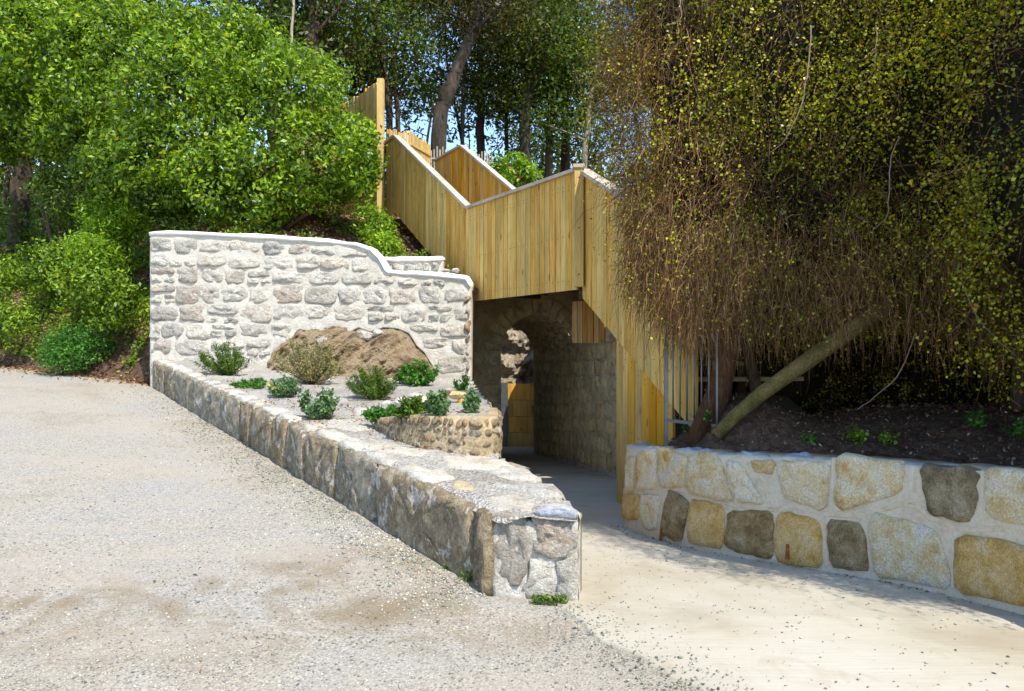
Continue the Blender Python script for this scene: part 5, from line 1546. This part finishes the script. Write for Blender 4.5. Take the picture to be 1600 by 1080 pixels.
# fringe of hanging stems along the lower edge and the left edge
S = []
for _ in range(5200):
    px = rng.uniform(985, 1600) if rng.uniform() < .5 else rng.uniform(975, 1180)
    Y = interp(px, [(960, 7.5), (1100, 6.9), (1300, 6.5), (1450, 6.3), (1600, 6.0)])+rng.uniform(-.5, .6)
    low = interp(px, [(960, 400), (1010, 480), (1080, 520), (1150, 500), (1250, 505), (1400, 500), (1600, 540)])
    S.append(P(px, low-rng.uniform(0, 170), Y))
S = np.array([list(s) for s in S])
Q, pts2 = strands(rng, S, rng.uniform(.2, .6, len(S)), rng.uniform(.0011, .0026, len(S)), 6, 1.3, .06)
mk_np('vine_stems', Q, 4, M['twig'], vt)
ap = np.concatenate(pts2[1:4]); kk = rng.uniform(size=len(ap)) < .22
LC = ap[kk]+rng.normal(size=(kk.sum(), 3))*.02
mk_np('foliage', leaves(LC, rng.uniform(.015, .03, len(LC)), np.tile([-.1, -.5, .8], (len(LC), 1)), .9, rng, .8, .15), 4, M['vine_leaf'], vt)
# loose wisps sticking out of the left and top edge
S = []
for _ in range(2600):
    py = rng.uniform(-40, 470); px = interp(py, [(-40, 965), (100, 945), (250, 955), (330, 975), (420, 985), (520, 1010)])+rng.uniform(0, 70)
    S.append(P(px, py, rng.uniform(6.9, 7.8)))
S = np.array([list(s) for s in S])
Q, pts3 = strands(rng, S, rng.uniform(.15, .5, len(S)), rng.uniform(.0015, .003, len(S)), 5, .35, .16)
mk_np('vine_stems', Q, 4, M['twig'], vt)
ap = np.concatenate(pts3[1:]); LC = np.repeat(ap, 1, 0)+rng.normal(size=(len(ap), 3))*.02; LC = LC[rng.uniform(size=len(LC)) < .5]
mk_np('foliage', leaves(LC, rng.uniform(.016, .03, len(LC)), np.tile([-.1, -.5, .8], (len(LC), 1)), .9, rng, .8, .15), 4, M['vine_leaf'], vt)
# long pale bare runners
runs = [[(1268, 40, 6.0), (1262, 110, 5.95), (1250, 170, 5.9), (1228, 215, 5.9), (1205, 238, 5.95)],
        [(1033, 180, 6.9), (1035, 215, 6.85), (1050, 240, 6.8), (1085, 256, 6.8)],
        [(1405, 215, 5.9), (1392, 250, 5.8), (1388, 310, 5.8), (1385, 340, 5.8), (1362, 360, 5.85)],
        [(1598, 20, 5.4), (1595, 55, 5.35), (1578, 72, 5.35), (1545, 66, 5.4)],
        [(1025, 225, 6.9), (1005, 240, 6.9), (992, 262, 6.95)], [(1078, 310, 6.8), (1078, 340, 6.75), (1055, 360, 6.8)],
        [(1000, 320, 7.1), (1005, 350, 7.05), (1003, 390, 7.0)], [(1370, 40, 5.9), (1368, 90, 5.85), (1360, 120, 5.9), (1340, 135, 5.9)],
        [(1063, 0, 6.6), (1062, 30, 6.6), (1040, 40, 6.65)],
        [(1430, 520, 6.1), (1400, 590, 6.0), (1340, 640, 6.0)], [(1500, 430, 5.7), (1530, 500, 5.6), (1590, 560, 5.5)]]
for r in runs:
    mb = MB()
    r2 = catmull([p[:2] for p in r], 6); n_ = len(r2)
    qq = [P(a+2.5*nz(a*.06, b*.06), b, interp(i/(n_-1)*(len(r)-1), [(j, p[2]) for j, p in enumerate(r)])) for i, (a, b) in enumerate(r2)]
    mb.tube(qq, [.0065*(1-.6*i/len(qq)) for i in range(len(qq))], 5); mb.obj('bare_runner', M['pale_twig'], vt, True)
# trunks
mb = MB()
mb.tube([P(1090, 700, 7.1), P(1118, 620, 7.1), P(1135, 560, 7.1), P(1150, 480, 7.1), P(1170, 380, 7.2), P(1200, 250, 7.3)], [.13, .11, .095, .085, .08, .07], 12, .5, 3)
mb.obj('trunk', M['bark_red'], vt, True)
mb = MB()
mb.tube([P(1190, 650, 7.6), P(1178, 590, 7.5), P(1165, 540, 7.4), P(1172, 470, 7.4), P(1180, 380, 7.4)], [.075, .06, .055, .05, .05], 8, .4, 5)
mb.obj('side_stem', M['bark_red'], vt, True); mb = MB(); mb.tube([P(1155, 630, 8.0), P(1165, 560, 8.0), P(1200, 480, 8.0)], [.07, .06, .05], 7, .4, 6)
mb.obj('side_stem', M['bark_red'], vt, True); mb = MB(); mb.tube([P(1590, 640, 6.6), P(1592, 560, 6.6), P(1585, 470, 6.6)], [.06, .055, .05], 7, .4, 7)
mb.obj('side_stem', M['bark_red'], vt, True)
# leaning log
lgp = [P(1118, 681, 6.75), P(1150, 650, 6.74), P(1190, 615, 6.7), P(1260, 565, 6.6), P(1330, 515, 6.5), P(1380, 482, 6.7), P(1415, 462, 7.0)]
mb = MB(); mb.tube(lgp, [.052, .058, .064, .07, .075, .08, .08], 14, .12, 2)
lo_ = mb.obj('leaning_log', M['log'], None, True, origin=lgp[0]); props(lo_, 'bare mossy log propped at a slant from the soil bed into the vines', 'log')

# mulch, chips and seedlings on the soil bed
def mulch_z(x, y):
    if not inpoly(x, y, rw_poly) or x > 6 or y > 8.9: return None
    d = float(np.min(np.hypot(RWP[:, 0]-x, RWP[:, 1]-y)))
    if d < .06 or (d < .2 and rng.uniform() < .6): return None
    return soil_z(x, y)+.006
C = scatter_on(mulch_z, (1.0, 5, 3.2, 8.9), 12000, rng, .02)
mk_np('bark_mulch', leaves(C, rng.uniform(.012, .045, len(C)), np.tile([0, 0, 1.], (len(C), 1)), 1.2, rng, .45, .3), 4, M['mulch'])
def sl_pt(px, py): return on_surface(px, py, soil_z, 4.0, 9)
def herb(name, label, base, h, w, n, s0, s1, leafm, seed, aspect=.5, group=None, cat='plant', lean=(0, 0), flowers=None, shape='bush', stemm='bark_red', k=4):
    """small plant: many thin stems fanning from one root with leaves on them"""
    rng = np.random.default_rng(seed); t = thing(name, label, cat, base, group)
    base = Vector(base); mb = MB(); pts = []
    ns = max(5, n//24)
    for i in range(ns):
        a = rng.uniform(0, 6.28); rr = rng.uniform(.1, 1)**.6*w/2
        hh = h*(1-.55*(rr/(w/2))**2)*rng.uniform(.7, 1.08)
        tip = base+Vector((math.cos(a)*rr+lean[0]*h, math.sin(a)*rr*.8+lean[1]*h, hh))
        mid_ = base.lerp(tip, .5)+Vector((math.cos(a)*rr*.25, math.sin(a)*rr*.25, 0))
        mb.tube([base+Vector((math.cos(a), math.sin(a), 0))*.01, mid_, tip], [.004, .003, .0015], 3)
        for q in range(n//ns):
            s = rng.uniform(.15 if shape == 'bush' else .05, 1.02)
            p = base.lerp(mid_, s*2) if s < .5 else mid_.lerp(tip, s*2-1)
            pts.append(list(p))
    mb.obj('stems', M[stemm], t)
    C = np.array(pts); N = unit(C-np.array(base)+np.array([0, 0, .02]))
    mk_np('foliage', sprigs(rng, C, N, k, .012+.1*s1, s0, s1, .7, aspect, .7), 4, leafm, t)
    if flowers:
        mb = MB()
        for _ in range(flowers[1]):
            p = C[rng.integers(0, len(C))]; c = Vector(p)+Vector((0, -.03, .03)); c.z = max(c.z, base.z+h*.5)
            for j in range(7):
                tt = j*math.pi/4; mb.add([c, c+Vector((math.cos(tt)*.02, -.012, math.sin(tt)*.02)), c+Vector((math.cos(tt+.6)*.02, -.012, math.sin(tt+.6)*.02))], [(0, 1, 2)])
        mb.obj('flowers', flowers[0], t, kind='stuff')
    return t
def bp(px, py): return on_surface(px, py, bed_z, 4.7, 13.2)
def pl(name, label, px, py, hpx, wpx, n, s0, s1, mat_, seed, **kw_):
    b = bp(px, py); f = b.y/F
    return herb(name, label, b, hpx*f, wpx*1.35*f, int(n*1.3), s0, s1, M[mat_], seed, **kw_)
pl('rosemary_bush', 'two-lobed dark green needle-leaved bush at the left end of the bed', 356, 588, 58, 62, 900, .03, .06, 'herb_dark', 1, aspect=.25, lean=(-.15, 0), k=5)
pl('low_herb', 'small flat dark green cushion between rosemary bush and yellow-flowered plant', 390, 608, 18, 44, 320, .025, .05, 'herb_green', 2)
pl('flowering_herb', 'low plant with small yellow flowers near the kerb', 440, 622, 34, 50, 460, .025, .05, 'herb_blue', 3, flowers=(M['yellow_petal'], 9))
pl('hebe_bush', 'largest bed shrub, loose olive and pinkish foliage in front of the outcrop', 487, 603, 82, 92, 1100, .03, .055, 'herb_olive', 4, aspect=.3, lean=(-.1, 0), k=4)
pl('euphorbia', 'blue-green leafy plant with brown leaves at its foot near the kerb edge', 498, 656, 54, 52, 420, .035, .06, 'herb_blue', 5)
pl('heather_bush', 'dense fine dark green bush in the middle of the bed, two-lobed', 588, 626, 58, 64, 1300, .025, .05, 'herb_dark', 6, aspect=.18, lean=(-.15, 0), k=6, flowers=(M['yellow_petal'], 2))
pl('leafy_herb', 'light green leafy plant at the right foot of the rock outcrop', 655, 604, 44, 58, 420, .045, .075, 'herb_green', 7)
pl('low_herb', 'small bright green plant nearest the white coping stones', 600, 668, 28, 44, 220, .035, .06, 'herb_green', 8)
pl('leafy_herb', 'olive-green bushy herb in front of the rockery stones', 642, 672, 38, 40, 380, .03, .05, 'herb_dark', 9)
pl('leafy_herb', 'upright blue-green herb right of the olive one, before the rockery', 684, 668, 42, 34, 300, .03, .055, 'herb_blue', 10)
pl('low_herb', 'wispy green plant between rockery and tunnel corner', 738, 648, 40, 22, 110, .035, .06, 'herb_blue', 11)
pl('low_herb', 'wispy sprig growing against the right end of the granite wall', 722, 612, 26, 22, 80, .035, .06, 'herb_green', 12)
# dead leaves round the plants
C = []
for (px, py) in ((356, 590), (395, 612), (425, 630), (498, 662), (505, 668), (520, 640), (470, 640), (600, 690), (365, 600), (560, 640), (455, 605), (640, 680), (700, 676), (330, 585), (580, 632), (540, 660)):
    b = bp(px, py)
    for _ in range(34):
        x = b.x+rng.normal()*.22; y = b.y+rng.normal()*.16; C.append((x, y, bed_z(x, y)+.035))
C = np.array(C)
mk_np('dead_leaves', leaves(C, rng.uniform(.02, .05, len(C)), np.tile([0, 0, 1.], (len(C), 1)), 2, rng, .5, .3), 4, M['litter'])
# seedlings on the soil bed
for k, (px, py, h, w, n, lab) in enumerate([(1345, 692, 26, 60, 60, 'cluster of bright clover-like seedlings on the soil behind the wall'), (1262, 692, 18, 30, 26, 'small grassy seedling on the soil left of the clover-like cluster'), (1520, 668, 40, 60, 60, 'dark ivy leaves rising from the soil near the right edge'), (1590, 690, 50, 50, 60, 'dark ivy clump at the right edge of the picture'), (1105, 668, 36, 60, 110, 'low weeds round the foot of the vine tree trunk'), (1385, 695, 18, 40, 40, 'short green seedlings right of the clover-like cluster'), (1075, 672, 24, 40, 60, 'weeds on the soil between railing and trunk')]):
    b = sl_pt(px, py); f = b.y/F
    herb('seedling' if k not in (2, 3) else 'ivy_clump', lab, b, h*f, w*f, n, .02, .045, M['bright_leaf' if k in (0, 5) else 'herb_green'], 40+k, aspect=.8, k=2)
for k, (px, py, h, lab) in enumerate([(118, 0, 0, ''), (730, 912, 22, 'tuft of grass at the foot of the kerb wall near its end'), (700, 890, 9, 'tiny sprig of weed in the gravel by the kerb'), (215, 593, 10, 'small weed sprig at the gravel edge left of the kerb')]):
    if not lab: continue
    b = on_surface(px, py, G, 3, 16); f = b.y/F
    herb('grass_tuft', lab, b, h*f, h*1.3*f, 26, .03, .06, M['bright_leaf'], 60+k, aspect=.15, k=2)
# moss at the corner foot
C = np.array([[rng.uniform(.12, .33), 4.60+rng.uniform(-.03, .03), ZP(.2, 4.6)+rng.uniform(0, .05)] for _ in range(700)])
o = mk_np('moss', leaves(C, rng.uniform(.008, .02, len(C)), np.tile([0, -.3, 1.], (len(C), 1)), 1, rng, .7, .3), 4, M['herb_dark'])

# ---------------------------------------------------------------- loose gravel
def pebbles(name, Cn, s, m, seed):
    rng = np.random.default_rng(seed); n = len(Cn)
    base = np.array([[1, 0, 0], [0, 1, 0], [-1, 0, 0], [0, -1, 0], [0, 0, .7], [0, 0, -.7]], float)
    V = np.tile(base, (n, 1, 1))*rng.uniform(.65, 1.25, (n, 6, 1))
    a = rng.uniform(0, 6.28, n); ca, sa = np.cos(a), np.sin(a)
    X = V[:, :, 0]*ca[:, None]-V[:, :, 1]*sa[:, None]*.7; Y_ = V[:, :, 0]*sa[:, None]+V[:, :, 1]*ca[:, None]*.7
    V = np.stack([X, Y_, V[:, :, 2]*.75+V[:, :, 0]*.2], -1)*s[:, None, None]+Cn[:, None, :]
    f = np.array([[0, 1, 4], [1, 2, 4], [2, 3, 4], [3, 0, 4], [1, 0, 5], [2, 1, 5], [3, 2, 5], [0, 3, 5]])
    Fc = (f[None]+6*np.arange(n)[:, None, None]).reshape(-1, 3)
    return mk_idx(name, V.reshape(-1, 3), Fc, m)
rng = np.random.default_rng(55)
pts = []
while len(pts) < 20000:
    y = 2.9+13*rng.uniform()**2.2; px = rng.uniform(-60, 1150); x = (px-800)/F*y
    d = side_of_wall(x, y)
    if y > 4.6 and d > -.04: continue
    if y <= 4.6 and x > .15+.6*(4.6-y) and rng.uniform() < .93: continue
    pr = .35+.65*sst(.1, .5, .5+fbm(x*.7, y*.7, 18))
    if y > 4.2: pr = max(pr, math.exp(-max(0, -d-.05)/.45)*1.6)
    if rng.uniform() > pr*.9: continue
    pts.append((x, y, zg(x, y)+.001))
pts = np.array(pts)
sz = np.abs(rng.normal(size=len(pts)))*.0042+.0028
pebbles('loose_gravel', pts, sz, M['pebble'], 1)
pts = []
while len(pts) < 6500:      # extra loose chips against the kerb
    u = rng.uniform(-.1, KL); w = abs(rng.normal())*.28+.04
    if rng.uniform() > 1.3/(1+u*.35): continue
    p = kmap(u, 0, w); pts.append((p.x, p.y, zg(p.x, p.y)+.003))
pts = np.array(pts); sz = np.abs(rng.normal(size=len(pts)))*.006+.004
pebbles('loose_gravel', pts, sz, M['pebble'], 2)
pts = []
while len(pts) < 2200:       # few strays on the concrete
    y = rng.uniform(3.0, 8); x = rng.uniform(.2, 2.9)
    if y > 4.6 and x < .5: continue
    e = abs(x-interp(y, [(2.6, 1.35), (3.35, .86), (3.8, .62), (4.3, .36), (4.75, .26)])) if y < 4.8 else 1
    if rng.uniform() > max(.05, math.exp(-e*6.5)): continue
    pts.append((x, y, ZP(x, y)+.012))
pts = np.array(pts); pebbles('loose_gravel', pts, np.abs(rng.normal(size=len(pts)))*.004+.003, M['pebble'], 3)
pts = []
while len(pts) < 9000:      # planting gravel
    x = rng.uniform(-6.4, .2); y = rng.uniform(4.9, 13.4)
    d = side_of_wall(x, y)
    if d < .1 or y > wallY(x)-.02 or x > interp(y, [(b, a) for a, b in BND])-.03: continue
    if rng.uniform() > min(1, .15+d*.8): continue
    pts.append((x, y, bed_z(x, y)+.003))
pts = np.array(pts); pebbles('planting_gravel', pts, np.abs(rng.normal(size=len(pts)))*.007+.006, M['pebble'], 4)
# a few dry leaves on gravel and path
C = []
for _ in range(150):
    y = rng.uniform(3.2, 13); px = rng.uniform(0, 1500); x = (px-800)/F*y
    if y > 4.6 and side_of_wall(x, y) > -.05: continue
    C.append((x, y, (zg(x, y) if x < .4 else ZP(x, y)+.01)+.008))
for _ in range(170):
    u = rng.uniform(1.5, 7); p = rwmap(u, 0, abs(rng.normal())*.07+.02); C.append((p.x, p.y, ZP(p.x, p.y)+.016))
C = np.array(C); mk_np('fallen_leaves', leaves(C, rng.uniform(.012, .035, len(C)), np.tile([0, 0, 1.], (len(C), 1)), 3, rng, .5, .25), 4, M['litter'])
